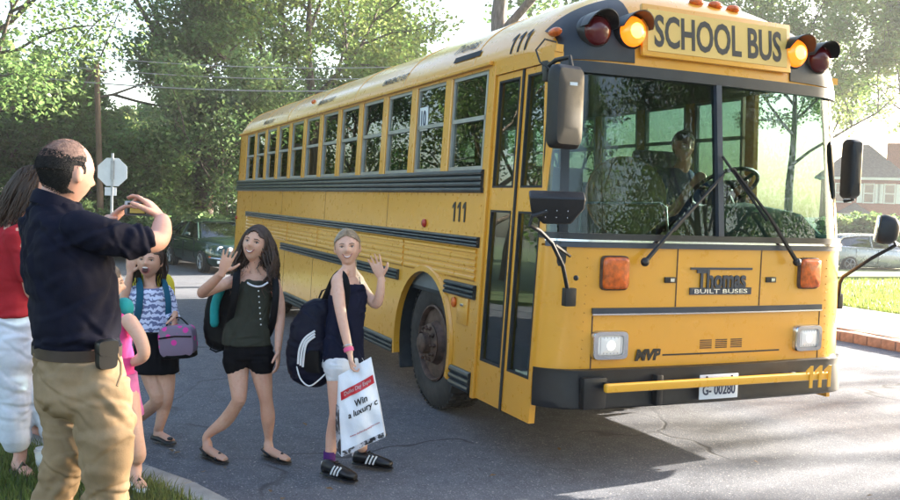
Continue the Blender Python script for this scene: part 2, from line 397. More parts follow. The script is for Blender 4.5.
def blades(name, pts, h, w, material, lean=.45):
    n = len(pts); pts = np.array(pts); a = rng.uniform(0, 6.283, n); hh = h*rng.uniform(.45, 1.25, n); ww = w*rng.uniform(.7, 1.3, n)
    d = np.stack([np.cos(a), np.sin(a), 0*a], 1); b = rng.uniform(0, 6.283, n); l = np.stack([np.cos(b), np.sin(b), 0*b], 1)*(hh*lean*rng.uniform(.2, 1.3, n))[:, None]
    up = np.array((0, 0, 1.))*hh[:, None]
    V = np.stack([pts-d*ww[:, None], pts+d*ww[:, None], pts+l*.35+up*.6+d*ww[:, None]*.7, pts+l*.35+up*.6-d*ww[:, None]*.7, pts+l+up], 1).reshape(-1, 3)
    i = np.arange(n)*5
    F = np.concatenate([np.stack([i, i+1, i+2], 1), np.stack([i, i+2, i+3], 1), np.stack([i+3, i+2, i+4], 1)])
    return np_mesh(name, V, F, material)
def inside(P, poly):
    x, y = P[:, 0], P[:, 1]; r = np.zeros(len(P), bool); n = len(poly)
    for i in range(n):
        (x1, y1), (x2, y2) = poly[i], poly[(i+1) % n]
        c = ((y1 > y) != (y2 > y)) & (x < (x2-x1)*(y-y1)/(y2-y1+1e-12)+x1); r ^= c
    return r
vp = KI+[(20, -40), (-10.4, -40)]
Q = np.stack([rng.uniform(-1.5, 4.2, 90000), rng.uniform(-4.2, -1.6, 90000)], 1); Q = Q[inside(Q, vp)]
Q = Q[np.random.default_rng(2).random(len(Q)) < .85]
tag(blades('grass', np.c_[Q, np.full(len(Q), .10)], .075, .0028, 'grass_blade'), 'short green grass on the kerb corner around the man and woman', 'grass', kind='stuff')
Q = np.stack([rng.uniform(-10.4, 6, 60000), 9.66+rng.uniform(0, 1, 60000)**1.5*14], 1)
tag(blades('lawn_grass', np.c_[Q, np.full(len(Q), .095)], .09, .008, 'lawn_blade'), 'sunlit mown lawn beyond the pavement right of the bus', 'grass', kind='stuff')

mat('dry_leaf', (.23, .13, .05), .8, var=.3, vs=20)
def litter():
    g = np.random.default_rng(77); P = []
    for k in range(150):
        i = g.integers(3, len(KD)-6); q = np.array(KD[i])+(np.array(KD[i+1])-np.array(KD[i]))*g.random(); t = nrm(np.array(KD[i+1])-np.array(KD[i])); nn = np.array((-t[1], t[0])); o = abs(g.normal())*.45+.03; P.append((*(q+nn*o), .006))
    for k in range(50): P.append((g.uniform(-6, 3), g.uniform(-2, 6), .006))
    P = np.array(P); n = len(P); a = g.uniform(0, 6.28, n); s_ = g.uniform(.012, .03, n)[:, None]; u = np.c_[np.cos(a), np.sin(a), g.normal(size=n)*.15]; v = np.c_[-np.sin(a), np.cos(a), g.normal(size=n)*.15]
    V = np.stack([P-u*s_, P+v*s_*.6+(0, 0, .006), P+u*s_+(0, 0, .004), P-v*s_*.6+(0, 0, .006)], 1).reshape(-1, 3); i = np.arange(n)*4
    tag(np_mesh('leaf_litter', V, np.stack([i, i+1, i+2, i+3], 1), 'dry_leaf'), 'small dry leaves and bits scattered on the road by the kerb', 'leaves', kind='stuff')
litter()
# ------------------------------------------------------------------ trees
def leaves(C, spread, per, size, g, droop=.3, flat=.75):
    """leaf-sized folded quads scattered round the points C"""
    n = len(C)*per; P = np.repeat(np.array(C), per, 0)
    o = g.normal(size=(n, 3)); o /= np.linalg.norm(o, axis=1)[:, None]; o *= (g.random(n)**.45)[:, None]*np.repeat(spread, per)[:, None] if not np.isscalar(spread) else (g.random(n)**.45)[:, None]*spread
    o[:, 2] *= flat; P = P+o
    nn = g.normal(size=(n, 3)); nn[:, 2] = np.abs(nn[:, 2])+.5; nn /= np.linalg.norm(nn, axis=1)[:, None]
    t = g.normal(size=(n, 3)); t[:, 2] -= droop; t -= nn*(t*nn).sum(1)[:, None]; t /= np.linalg.norm(t, axis=1)[:, None]; b = np.cross(nn, t)
    s = size*g.uniform(.6, 1.35, n)[:, None]
    V = np.stack([P-t*s, P+b*s*.62+nn*s*.14, P+t*s, P-b*s*.62+nn*s*.14], 1).reshape(-1, 3)
    i = np.arange(n)*4
    return V, np.concatenate([np.stack([i, i+1, i+2], 1), np.stack([i, i+2, i+3], 1)])
def grow(g, base, h, r, lean=(0, 0), first=.35, limbs=7, spread=.9, sub=4, up=.55, forks=None, levels=3):
    """trunk + limbs as one tube mesh; returns builder and leaf-bearing points with clump sizes"""
    mb = MB(); tips = []
    base = np.array(base, float); top = base+np.array((lean[0], lean[1], h*.8))
    def curve(a, d, L, k=5, wob=.12):
        pts = [np.array(a)]; d = nrm(d)
        for _ in range(k):
            d = nrm(d+g.normal(size=3)*wob+np.array((0, 0, .05))); pts.append(pts[-1]+d*L/k)
        return pts
    tp = [base-np.array((0, 0, .15))]+[base+(top-base)*t+g.normal(size=3)*np.array((.12, .12, 0))*h*.03 for t in np.linspace(.04, 1, 9)]
    rr = [r*1.5, r*1.15]+[r*(1-.85*t) for t in np.linspace(.1, 1, 8)]
    mb.tube(tp, rr, 9)
    def branch(a, d, L, rad, lv):
        p = curve(a, d, L, 5, .16); mb.tube(p, [rad*(1-.75*k/5) for k in range(6)], 6 if lv < 2 else 4)
        if lv >= levels-1:
            for q in p[2:]: tips.append((q+g.normal(size=3)*L*.08, L*.42))
            return
        for k in range(sub):
            i = 2+int(k*3.9/sub); i = min(i, 5); dd = nrm(p[i]-p[i-1]); a2 = g.uniform(0, 6.28)
            side = nrm(np.cross(dd, (math.cos(a2), math.sin(a2), .4))); branch(p[i], dd*.7+side*g.uniform(.5, .95)+np.array((0, 0, .12)), L*g.uniform(.48, .68), rad*.5, lv+1)
    for k in range(limbs):
        t = first+(1-first)*(k+.5)/limbs; a = k*2.4+g.uniform(-.4, .4); i = t*(len(tp)-2)+1; j = int(i); q = tp[j]+(tp[min(j+1, len(tp)-1)]-tp[j])*(i-j)
        L = h*spread*.42*(1.12-.55*abs(t-.45)-.35*max(0, t-.6))
        branch(q, (math.cos(a), math.sin(a), up+.6*t), L*g.uniform(.8, 1.15), r*.42*(1.2-t*.7), 1)
    tips.append((tp[-1], h*.07))
    return mb, tips
TREES = {}
def tree(name, label, base, h, r, seed, leaf, per=70, size=.11, barkm='bark', group=None, cat='tree', tips_sel=None, **kw):
    g = np.random.default_rng(seed); t = thing(name, base, label, cat, group)
    mb, tips = grow(g, base, h, r, **kw)
    mb.build('trunk', barkm, t, 60)
    C = np.array([c for c, _ in tips]); S = np.array([s for _, s in tips])
    keep = g.random(len(C)) < .9; C, S = C[keep], S[keep]
    V, F = leaves(C, np.clip(S, .35, 1.3), per, size, g)
    np_mesh('crown', V, F, leaf, t); return t
def place(px, dep, z=.1):
    p = at(px, 200, dep); return (float(p[0]), float(p[1]), z+GZ(p[0]))
GT = 'trees behind the crossing'
tree('maple_tree', 'tall leafy maple at the left edge behind the woman in red', place(-50, 27), 12.5, .26, 11, 'leaf_maple', 150, .078, limbs=9, spread=1.05, first=.25, levels=3, sub=5, group=GT)
tree('maple_tree', 'leafy maple rising behind the stop sign and utility pole', place(60, 38), 6.3, .22, 12, 'leaf_maple', 150, .09, limbs=8, spread=1.05, first=.2, sub=5, group=GT)
def forked_tree():
    D = 33.0; g = np.random.default_rng(13); base = place(206, D)
    t = thing('leaning_tree', base, 'dark forked tree with bare leaning limbs left of the bus rear', 'tree', GT); mb = MB(); C = []
    def path(pts, r0, r1, every=0, sp=1.0):
        P = spl([np.array((*at(x, y, D+dd), 1.0)) for x, y, dd in pts], 5); n = len(P); mb.tube([p[:3] for p in P], [r0+(r1-r0)*k/(n-1) for k in range(n)], 8)
        for k in range(2, n):
            for _ in range(every):
                if every == 1 and g.random() < .5: continue
                d = nrm(g.normal(size=3)+np.array((0, 0, .35)))*sp*g.uniform(.5, 1.2); q = P[k][:3]+d; mb.tube([P[k][:3], (P[k][:3]+q)/2+g.normal(size=3)*.12, q], [.035, .022, .008], 4); C.append(q)
    b = np.array(base)
    mb.tube([b-(0, 0, .2), b+(0, 0, .5), at(203, 150, D), at(199, 118, D), at(195, 100, D)], [.42, .34, .30, .27, .25], 10)
    path([(195, 100, 0), (190, 88, 0), (183, 79, 0), (176, 77, 0)], .25, .19); path([(176, 77, 0), (167, 58, -.2), (152, 28, -.4), (138, 4, -.6), (118, -25, -.8)], .16, .05, 1, 1.1)
    path([(166, 56, -.2), (160, 30, .3), (152, 8, .6), (140, -15, .9)], .10, .04, 1, 1.0); path([(188, 84, 0), (197, 66, .2), (201, 44, .3), (203, 20, .2), (214, -12, .2)], .17, .06, 3, 1.5)
    path([(201, 44, .3), (214, 36, .6), (224, 22, .8), (232, 0, 1)], .09, .03, 3, 1.4); path([(176, 77, 0), (168, 72, .3), (158, 66, .8), (146, 63, 1)], .07, .02, 2, .9); path([(197, 66, .2), (210, 62, -.3), (224, 58, -.6)], .06, .02, 3, 1.2)
    mb.build('trunk', 'bark', t, 60); V, F = leaves(C, .75, 130, .082, g); np_mesh('crown', V, F, 'leaf_maple', t)
def spl(P, k):
    P = [P[0]]+list(P)+[P[-1]]; out = []
    for i in range(1, len(P)-2):
        for j in range(k):
            t = j/k; a, b, c, d = P[i-1:i+3]; out.append(.5*((2*b)+(-a+c)*t+(2*a-5*b+4*c-d)*t*t+(-a+3*b-3*c+d)*t**3))
    return out+[P[-2]]
forked_tree()
tree('broad_tree', 'bright yellow green tree above the rear of the bus', place(305, 37), 15.0, .32, 14, 'leaf_light', 190, .10, limbs=10, spread=.8, first=.2, sub=5, group=GT)
tree('broad_tree', 'second yellow green tree above the middle of the bus roof', place(372, 46), 12.0, .32, 15, 'leaf_light', 130, .12, limbs=9, spread=.7, first=.25, sub=5, group=GT)
for k, (px, dp, h, lb) in enumerate(((128, 30, 3.3, 'small dark tree between stop sign and dark green car'), (172, 34, 3.7, 'dark bushy tree directly behind the dark green car'), (222, 31, 5.0, 'dark bushy tree against the rear corner of the bus'), (262, 40, 6.5, 'dark tree mostly hidden behind the rear of the bus'), (60, 31, 4.5, 'dark low tree behind the man with the phone'), (5, 30, 4.5, 'dark low tree at the left picture edge'))):
    tree('understorey_tree', lb, place(px, dp), h, .12, 30+k, 'leaf_maple' if k in (0, 4, 5) else 'leaf_dark', 130, .08, limbs=12, spread=1.5, first=.06, sub=4, up=.3, group='dark trees behind the crossing')
for k, (px, dp, h, lb) in enumerate(((10, 56, 9.5, 'far tree at the left picture edge'), (100, 58, 6.5, 'far tree seen past the utility pole'), (170, 62, 7.5, 'far tree behind the forked tree'), (440, 70, 10, 'far pale tree over the bus roof'), (560, 66, 18, 'far tree behind the front of the bus'))):
    tree('distant_tree', lb, place(px, dp), h, .3, 50+k, 'leaf_light' if k % 2 else 'leaf_maple', 55, .24, limbs=9, spread=1.15, first=.12, sub=4, group='far trees')
# big old tree whose trunk stands behind the bus roof
tree('old_street_tree', 'thick grey trunk and side limb rising behind the bus roof', place(494, 24), 17, .36, 70, 'leaf_maple', 80, .09, barkm='bark_pale', limbs=8, spread=1.0, first=.42, sub=5)
# trees on the right, beyond the lawn
tree('street_tree', 'pale backlit tree with drooping branches right of the bus', place(965, 60), 20, .32, 81, 'leaf_light', 190, .14, limbs=10, spread=1.15, first=.34, sub=5, up=.35, group='trees by the lawn')
tree('street_tree', 'backlit tree behind the roof lamps of the bus', place(790, 62), 19, .32, 82, 'leaf_light', 190, .14, limbs=10, spread=1.1, first=.3, sub=5, group='trees by the lawn')
tree('street_tree', 'tree hanging into the right picture edge above the brick house', place(918, 72), 20, .32, 83, 'leaf_maple', 170, .16, limbs=9, spread=1.2, first=.42, sub=5, up=.3, group='trees by the lawn')
GO = 'street trees on the near side of the crossing'
for k, (x, y, h, per, lb) in enumerate(((-.1, 27, 11, 20, 'tree down the side street whose branches streak the sunlit road'), (.4, 33, 20, 170, 'very tall tree added out of view to shade the man'), (-.6, 41, 24, 150, 'tallest tree added farther out of view to shade the man'),  # the two tallest are added out of view to keep sun off the man
    (16, 13, 11, 60, 'tree mirrored in the door side of the windscreen'), (24, 20, 12, 60, 'tree mirrored in the middle of the windscreen'), (14, 24, 11, 60, 'tree mirrored in the driver side of the windscreen'), (26, 8, 11, 60, 'tree down the street ahead of the bus'), (33, 30, 15, 60, 'tall tree far ahead of the bus, left of its street'), (24, 36, 15, 60, 'tall tree far ahead of the bus beside the side street'), (40, 20, 15, 60, 'tall tree at the far end of the street ahead of the bus'),
    (-9, -13, 11, 60, 'tree mirrored in the front side windows of the bus'), (-17, -21, 12, 60, 'tree mirrored in the middle side windows of the bus'), (-21.5, -10.5, 9, 60, 'tree across the side street left of the picture'), (-28, -15, 10, 55, 'farther tree across the side street left of the picture'), (-31.5, -8.8, 8, 60, 'tree far back just left of the picture'), (-45, -13, 11, 60, 'farthest tree just left of the picture'), (-1, -15, 10, 55, 'tree mirrored in the bus door'))):
    tree('street_tree', lb, (x, y, .1+GZ(x)), h, .24, 120+k, 'leaf_maple', per if k < 3 else per*2, .15 if k < 3 else .095, limbs=13 if k in (1, 2) else 9, spread=1.1, first=(.3, .66, .66)[k] if k < 3 else .2, sub=4, group=GO)
def shrub(name, label, base, w, h, seed, leaf='leaf_dark', n=60, per=60, size=.07, group=None):
    g = np.random.default_rng(seed); t = thing(name, base, label, 'shrub', group); b = np.array(base, float); mb = MB(); C = []
    for k in range(n):
        a = g.uniform(0, 6.28); q = b+np.array((math.cos(a)*w*g.random()**.6, math.sin(a)*w*g.random()**.6, h*g.uniform(.2, 1)*1)); C.append(q)
        if k % 4 == 0: mb.tube([b+g.normal(size=3)*.05*np.array((1, 1, 0)), (b+q)/2+g.normal(size=3)*.1, q], [.03, .02, .008], 5)
    mb.build('stem', 'bark', t, 60); V, F = leaves(C, .38, per, size, g); np_mesh('crown', V, F, leaf, t); return t
for k, (px, dp, w, h, lb) in enumerate(((852, 47, 1.8, 2.0, 'green shrub behind the silver car beside the bus'), (872, 50, 2.0, 1.7, 'rounded shrub below the bay window of the brick house'), (893, 46, 2.0, 2.1, 'dense shrub at the right picture edge behind the silver car'))):
    shrub('shrub', lb, place(px, dp), w, h, 90+k, 'leaf_maple', 70, 60, .13, 'shrubs in front of the brick house')
for k, (px, dp, w, h, lb) in enumerate(((150, 29, 2.2, 1.3, 'low dark hedge bush left of the dark green car'), (205, 30, 2.6, 1.4, 'low dark hedge bush behind the dark green car roof'), (90, 28, 2.4, 1.6, 'low dark bush below the stop sign'))):
    shrub('hedge_bush', lb, place(px, dp), w, h, 95+k, 'leaf_dark', 80, 60, .09, 'low bushes behind the crossing')
# dark red garden wall behind the car
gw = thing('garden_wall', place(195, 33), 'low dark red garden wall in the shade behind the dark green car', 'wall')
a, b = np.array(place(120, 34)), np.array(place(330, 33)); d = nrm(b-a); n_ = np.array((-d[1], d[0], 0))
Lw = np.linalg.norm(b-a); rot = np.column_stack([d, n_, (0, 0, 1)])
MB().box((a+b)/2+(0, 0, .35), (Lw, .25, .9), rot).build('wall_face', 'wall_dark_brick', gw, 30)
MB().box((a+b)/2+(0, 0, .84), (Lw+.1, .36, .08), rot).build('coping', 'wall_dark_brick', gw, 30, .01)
# stop sign seen from behind
sp = at(112.5, 172, 24.0); ss = thing('stop_sign', (sp[0], sp[1], .1+GZ(sp[0])), 'pale grey back of an octagonal stop sign on a metal post', 'sign')
nF = nrm((-1, .25, 0)); lat = np.array((-nF[1], nF[0], 0))
oc = [(.405*math.cos(R(22.5+45*k)), .405*math.sin(R(22.5+45*k))) for k in range(8)]
MB().prism(oc, lambda x, y, t: sp+lat*x+np.array((0, 0, y))+nF*t, 0, .012).build('sign_plate', 'sign_back', ss, 0)
MB().box((sp[0]-nF[0]*.03, sp[1]-nF[1]*.03, (sp[2]-.3)/2), (.055, .055, sp[2]+1.3), np.column_stack([nF, lat, (0, 0, 1)])).build('post', 'galvanised', ss, 30)
MB().box(sp-nF*.012+np.array((0, 0, .05)), (.02, .10, .5), np.column_stack([nF, lat, (0, 0, 1)])).build('bracket', 'galvanised', ss, 30)
for zz in (-.16, .16): MB().lathe(sp-nF*.062+np.array((0, 0, zz)), -nF, [(0.001, 0), (.014, 0), (.014, .012), (.001, .014)], 8).build('bolt', 'galvanised', ss)
MB().box(sp+np.array((0, 0, -.52))+nF*.004+lat*.04, (.008, .30, .22), np.column_stack([nF, lat, (0, 0, 1)])).build('lower_plate', 'sign_back', ss, 30)
# utility pole and overhead lines
ub = at(102.5, 215, 28); ub[2] = .1+GZ(ub[0]); ut = at(96.5, 62, 28)
up_ = thing('utility_pole', ub, 'weathered brown wooden utility pole behind the stop sign', 'pole')
MB().tube([ub-(0, 0, .2), (ub+ut)/2, ut], [.11, .095, .08], 10).build('shaft', 'wood_pole', up_)
MB().tube([ut+(0, -.3, -.3), ut+(0, .3, -.3)], .03, 6).build('crossarm', 'wood_pole', up_)
for dy in (-.27, .27): MB().lathe(ut+(0, dy, -.27), (0, 0, 1), [(.03, 0), (.045, .03), (.03, .06), (.045, .09), (.01, .12)], 8).build('insulator', 'galvanised', up_)
for pa, pb, lb in (((-60, 39), (420, 66), 'topmost of the overhead lines crossing the left sky'), ((-60, 51), (420, 77), 'middle overhead line crossing above the dark trees'), ((-60, 66), (420, 88), 'lowest and thickest overhead line crossing the left sky')):
    A, B = at(*pa, 27), at(*pb, 29); pts = [A+(B-A)*t-np.array((0, 0, .35*4*t*(1-t))) for t in np.linspace(0, 1, 24)]
    w = MB().tube(pts, .019 if 'thick' in lb else .013, 6).build('overhead_line', 'wire'); tag(w, lb, 'cable', 'overhead lines')
# brick house far right
HB = at(872, 232, 72); HB[2] = .1+GZ(HB[0])
hs = thing('brick_house', HB, 'red brick house with grey hip roof and white shutters behind the silver car', 'house')
hf = nrm(np.array((CAM[0]-HB[0], CAM[1]-HB[1], 0))); hl = np.array((-hf[1], hf[0], 0)); hr = np.column_stack([hl, hf, (0, 0, 1)])   # hl points to image right
if hl @ RTH < 0: hl = -hl
hr = np.column_stack([hl, -hf, (0, 0, 1)])
def H(x, y, z): return HB+hl*x-hf*y+np.array((0, 0, z))       # x right, y away from the camera
MB().hexa([H(-4, 0, -.1), H(2.1, 0, -.1), H(2.1, 7, -.1), H(-4, 7, -.1), H(-4, 0, 5.3), H(2.1, 0, 5.3), H(2.1, 7, 5.3), H(-4, 7, 5.3)]).build('wall', 'house_brick', hs, 0)
rf = MB(); rf.add([H(-4.5, -.45, 5.3), H(2.55, -.45, 5.3), H(2.55, 7.4, 5.3), H(-4.5, 7.4, 5.3), H(-1.5, 3.4, 8.2), H(-.6, 3.4, 8.2)], [(0, 1, 5, 4), (1, 2, 5), (2, 3, 4, 5), (3, 0, 4), (0, 3, 2, 1)])
ro = rf.build('roof', 'shingle', hs, 0)
MB().hexa([H(-4.5, -.5, 5.12), H(2.55, -.5, 5.12), H(2.55, -.3, 5.12), H(-4.5, -.3, 5.12), H(-4.5, -.5, 5.32), H(2.55, -.5, 5.32), H(2.55, -.3, 5.32), H(-4.5, -.3, 5.32)]).build('eaves_board', 'white_paint', hs, 0)
MB().box(H(1.5, 2.0, 6.6), (1.5, .9, 3.2), hr).build('chimney', 'house_brick', ro, 0)
def hwin(x, z, w, h, y=0.0):
    f = MB()
    for dx in (-w/2, w/2): f.box(H(x+dx, y-.05, z), (.1, .14, h+.1), hr)
    for dz in (-h/2, 0, h/2): f.box(H(x, y-.055, z+dz), (w, .12, .08), hr)
    fo = f.build('window', 'white_paint', hs, 0); MB().box(H(x, y-.02, z), (w-.05, .05, h-.05), hr).build('pane', 'house_glass', fo, 0)
    for s in (-1, 1): MB().box(H(x+s*(w/2+.28), y-.06, z), (.4, .06, h+.05), hr).build('shutter', 'white_paint', hs, 0)
for x in (-2.5, -.4, 1.1): hwin(x, 4.05, .75, 1.5)
hwin(1.25, 1.5, .75, 1.5)
by = MB(); by.hexa([H(-2.6, 0, 0), H(-.2, 0, 0), H(-.7, -1.0, 0), H(-2.1, -1.0, 0), H(-2.6, 0, 2.4), H(-.2, 0, 2.4), H(-.7, -1.0, 2.4), H(-2.1, -1.0, 2.4)]); bo = by.build('bay', 'white_paint', hs, 0)
for x in (-1.7, -1.1): MB().box(H(x, -1.02, 1.4), (.48, .05, 1.3), hr).build('pane', 'house_glass', bo, 0)
br = MB(); br.add([H(-2.8, .02, 2.4), H(0, .02, 2.4), H(-.6, -1.15, 2.4), H(-2.2, -1.15, 2.4), H(-1.4, .02, 3.3)], [(0, 1, 2, 3), (3, 2, 4), (0, 3, 4), (2, 1, 4), (1, 0, 4)]); br.build('bay_roof', 'shingle', hs, 0)
# ------------------------------------------------------------------ school bus
def paint(name, col, dirt):
    m, nt, b = nodes_of(name)
    f = noise(nt, 1.3, 6, .65); f2 = noise(nt, 14, 4, .6)
    c = mixc(nt, ramp(nt, f, .3, .75), tuple(x*.93 for x in col), col)
    # dusty streaks and splashes
    mu = nt.nodes.new('ShaderNodeMath'); mu.operation = 'MULTIPLY'; mu.inputs[0].default_value = .04
    nt.links.new(ramp(nt, noise(nt, 5, 6, .7, 'Object', (1, 1, .35)), .5, .78), mu.inputs[1])
    nt.links.new(mixc(nt, mu.outputs[0], c, dirt), b.inputs['Base Color'])
    rr = nt.nodes.new('ShaderNodeMapRange'); nt.links.new(f2, rr.inputs[0]); rr.inputs[3].default_value = .22; rr.inputs[4].default_value = .36
    nt.links.new(rr.outputs[0], b.inputs['Roughness']); b.inputs['Coat Weight'].default_value = .6; b.inputs['Coat Roughness'].default_value = .13
    bump(nt, b, noise(nt, 1.6, 3, .5), .14, .03)
paint('bus_yellow', (.70, .315, .022), (.26, .17, .07))
paint('bar_yellow', (.74, .36, .02), (.3, .2, .08))
mat('bus_black', (.014, .015, .017), .38, var=.2, vs=8)
mat('rail_black', (.035, .042, .046), .32, var=.25, vs=5)
mat('rubber', (.018, .018, .019), .7, var=.2, vs=9)
mat('tyre', (.043, .035, .030), .82, var=.25, vs=9, bs=.3, bsc=60)
mat('rim', (.15, .085, .06), .62, .25, var=.3, vs=14, bs=.25, bsc=60)
mat('bumper_black', (.013, .0135, .016), .42, var=.3, vs=7, bs=.1, bsc=30)
mat('chrome', (.62, .63, .65), .14, 1.0, var=.06)
mat('alu', (.46, .47, .48), .38, .8, var=.1)
mat('trim_blue', (.045, .055, .075), .35, .3)
mat('interior_dark', (.035, .038, .04), .8, var=.2)
mat('interior_grey', (.16, .17, .17), .7)
mat('seat_vinyl', (.025, .035, .033), .5, var=.2, vs=8)
mat('cowl_green', (.13, .17, .145), .6, var=.12)
mat('straw', (.62, .36, .11), .8, var=.25, vs=20, bs=.4, bsc=50)
mat('paper', (.72, .74, .73), .7, var=.05)
mat('sign_face', (.66, .43, .11), .4, var=.06, vs=3)
mat('plastic_black', (.007, .0075, .009), .5, var=.15, vs=12)
mat('red_lens_off', (.10, .008, .010), .15, var=.1)
mat('red_lens', (.45, .03, .02), .2, var=.1)
emis('amber_lit', (1.0, .20, .006), .17, (.8, .25, .02))
mat('amber_lens', (.75, .14, .015), .2, var=.25, vs=30, bs=.3, bsc=90)
emis('amber_core', (1.0, .50, .08), .5, (.9, .5, .1)); emis('lamp_lit', (1.0, .93, .82), .022, (.5, .5, .49))
emis('bulb_lit', (1.0, .95, .85), .12, (.7, .7, .7)); mat('plate_white', (.66, .69, .72), .45, var=.05)
mat('plate_navy', (.03, .04, .09), .5)
mat('letter_black', (.010, .010, .011), .45)
mat('rust', (.12, .06, .035), .85, var=.3, vs=18)
glass('window_glass', (.45, .53, .50), 1.52, .0, .0)
glass('screen_glass', (.43, .54, .51), 1.5, .0, .0)
glass('door_glass', (.50, .62, .60), 1.52, .0, .05)
BC = 1.22
bus = thing('school_bus', (-4, BC, 0), 'yellow flat-fronted school bus with SCHOOL BUS sign and lit amber lamps', 'bus')
def sY(z): return .038*(z-1.0)
def SR(x, z, o=0.0, s=1):       # a point on the kerb side (s=1) or street side (s=-1), o metres outside the skin
    y = sY(z)-o; return np.array((x, y if s > 0 else 2*BC-y, z))
def fX(h):
    h = max(-1, min(1, h)); t = max(0.0, (abs(h)-.78)/.22); return 1.05-.05*h*h-.15*(1-math.sqrt(max(0, 1-t*t)))
def rake(z): return 0.0 if z < 1.4 else .10*(z-1.4)
def FP(h, z, o=0.0):            # a point on the front skin at width fraction h
    w = BC-sY(z); e = 1e-3; x = fX(h)
    dx = (fX(min(1, h+e))-fX(max(-1, h-e))); dy = (min(1, h+e)-max(-1, h-e))*w; n = nrm((dy, -dx, 0))
    if abs(h) > .999: n = nrm((.1, math.copysign(1, h), 0))
    return np.array((x-rake(z), BC+h*w, z))+n*o
def FY(y, z, o=0.0): return FP((y-BC)/(BC-sY(z)), z, o)
HS = [math.sin(t) for t in np.linspace(-math.pi/2, math.pi/2, 41)]
def arc(cx, cz, r, a0, a1, n=18): return [(cx+r*math.cos(R(a0+(a1-a0)*k/n)), cz+r*math.sin(R(a0+(a1-a0)*k/n))) for k in range(n+1)]
WXF, WXR = -.92, -6.85; AR = .57
for s in (1, -1):
    fr = .04 if s > 0 else .85
    poly = [(-9.0, .42)]+arc(WXR, .53, AR+.03, 190, -10)+[(-3.0, .42)]+arc(WXF, .52, AR, 191, -20)+[(.04, .32)]
    poly += [(.04, 1.735)] if s > 0 else [(.85, .32), (.85, 1.43), (.02, 1.43), (.02, 1.735)]
    poly += [(-9.0, 1.735)]
    MB().prism(poly, lambda x, z, t: SR(x, z, t, s), 0.0, -.03).build('side_panel', 'bus_yellow', bus, 0)
    # window posts and header
    for k in range(13):
        x = -.711*k-(.0 if k else -.02); w = .122 if 0 < k < 12 else .10
        MB().prism([(x-w/2, 1.73), (x+w/2, 1.73), (x+w/2, 2.585), (x-w/2, 2.585)], lambda a, z, t: SR(a, z, t, s), .004, -.05).build('window_post', 'bus_yellow', bus, 0, .006, 1)
    MB().prism([(-9.0, 1.73), (-8.58, 1.73), (-8.58, 2.585), (-9.0, 2.585)], lambda a, z, t: SR(a, z, t, s), .0, -.05).build('rear_quarter', 'bus_yellow', bus, 0)
    hx = .87 if s > 0 else .84
    MB().prism([(-9.0, 2.555), (hx, 2.555), (hx, 2.60), (-9.0, 2.60)], lambda a, z, t: SR(a, z, t, s), .002, -.05).build('header_rail', 'bus_yellow', bus, 0)
    MB().prism([(-9.0, 2.575), (.03, 2.575), (.03, 2.605), (-9.0, 2.605)], lambda a, z, t: SR(a, z, t, s), .035, .0025).build('drip_rail', 'bus_yellow', bus, 0, .008)
    # windows: aluminium frame, two sashes
    for k in range(12):
        x1 = -.711*k-.061; x0 = -.711*(k+1)+.061; f = MB()
        for a, b, c, d in ((x0, x1, 1.855, 1.89), (x0, x1, 2.215, 2.245), (x0, x1, 2.53, 2.556), (x0, x0+.025, 1.89, 2.53), (x1-.025, x1, 1.89, 2.53)):
            f.prism([(a, c), (b, c), (b, d), (a, d)], lambda u, z, t: SR(u, z, t, s), -.012, -.045)
        fo = f.build('window', 'alu', bus, 0)
        MB().prism([(x0+.02, 2.24), (x1-.02, 2.24), (x1-.02, 2.535), (x0+.02, 2.535)], lambda u, z, t: SR(u, z, t, s), -.022, -.026).build('pane', 'window_glass', fo, 0)
        MB().prism([(x0+.02, 1.885), (x1-.02, 1.885), (x1-.02, 2.22), (x0+.02, 2.22)], lambda u, z, t: SR(u, z, t, s), -.030, -.034).build('pane', 'window_glass', fo, 0)
    # ribbed rub rails
    def rail(x0, x1, z0, z1, ribs, nm='rub_rail', m='rail_black'):
        prof = [(z0, 0.0), (z0, .016)]; hgt = (z1-z0)/ribs
        for r_ in range(ribs):
            b = z0+r_*hgt; prof += [(b+hgt*.18, .026), (b+hgt*.5, .030), (b+hgt*.82, .026)]+([(b+hgt, .012)] if r_ < ribs-1 else [])
        prof += [(z1, .016), (z1, 0.0)]
        MB().loft([[SR(x, z, o, s) for z, o in prof] for x in (x0, x1)]).build(nm, m, bus, 25)
    rail(-9.02, .012, 1.70, 1.862, 4); rail(-8.15, .012, 1.318, 1.392, 3); rail(-5.77, -1.505, .955, 1.045, 3); rail(-5.45, -1.50, .335, .445, 3)
    if s > 0: rail(-.50, .012, .955, 1.055, 3); rail(-.30, .03, .305, .45, 3)
    else: rail(-.40, .80, .955, 1.055, 3); rail(-.33, .80, .335, .445, 3)
    # corrugated strip between the rails
    def corr(x0, x1):
        z0, z1, n = 1.075, 1.312, 5; prof = [(z0, 0.0)]
        for r_ in range(n):
            b = z0+(z1-z0)*r_/n; q = (z1-z0)/n; prof += [(b+q*.15, .003), (b+q*.35, .013), (b+q*.7, .013), (b+q*.9, .003)]
        prof += [(z1, 0.0)]
        MB().loft([[SR(x, z, o, s) for z, o in prof] for x in (x0, x1)]).build('ribbed_panel', 'bus_yellow', bus, 25)
    xs = [-8.15, -6.9, -5.5, -4.1, -2.75, -1.42] if s > 0 else [-8.15, -5.5, -2.75, 0.0]
    for a, b in zip(xs[:-1], xs[1:]): corr(a+.012, b-.012)
    if s > 0: corr(-1.40, -.02)
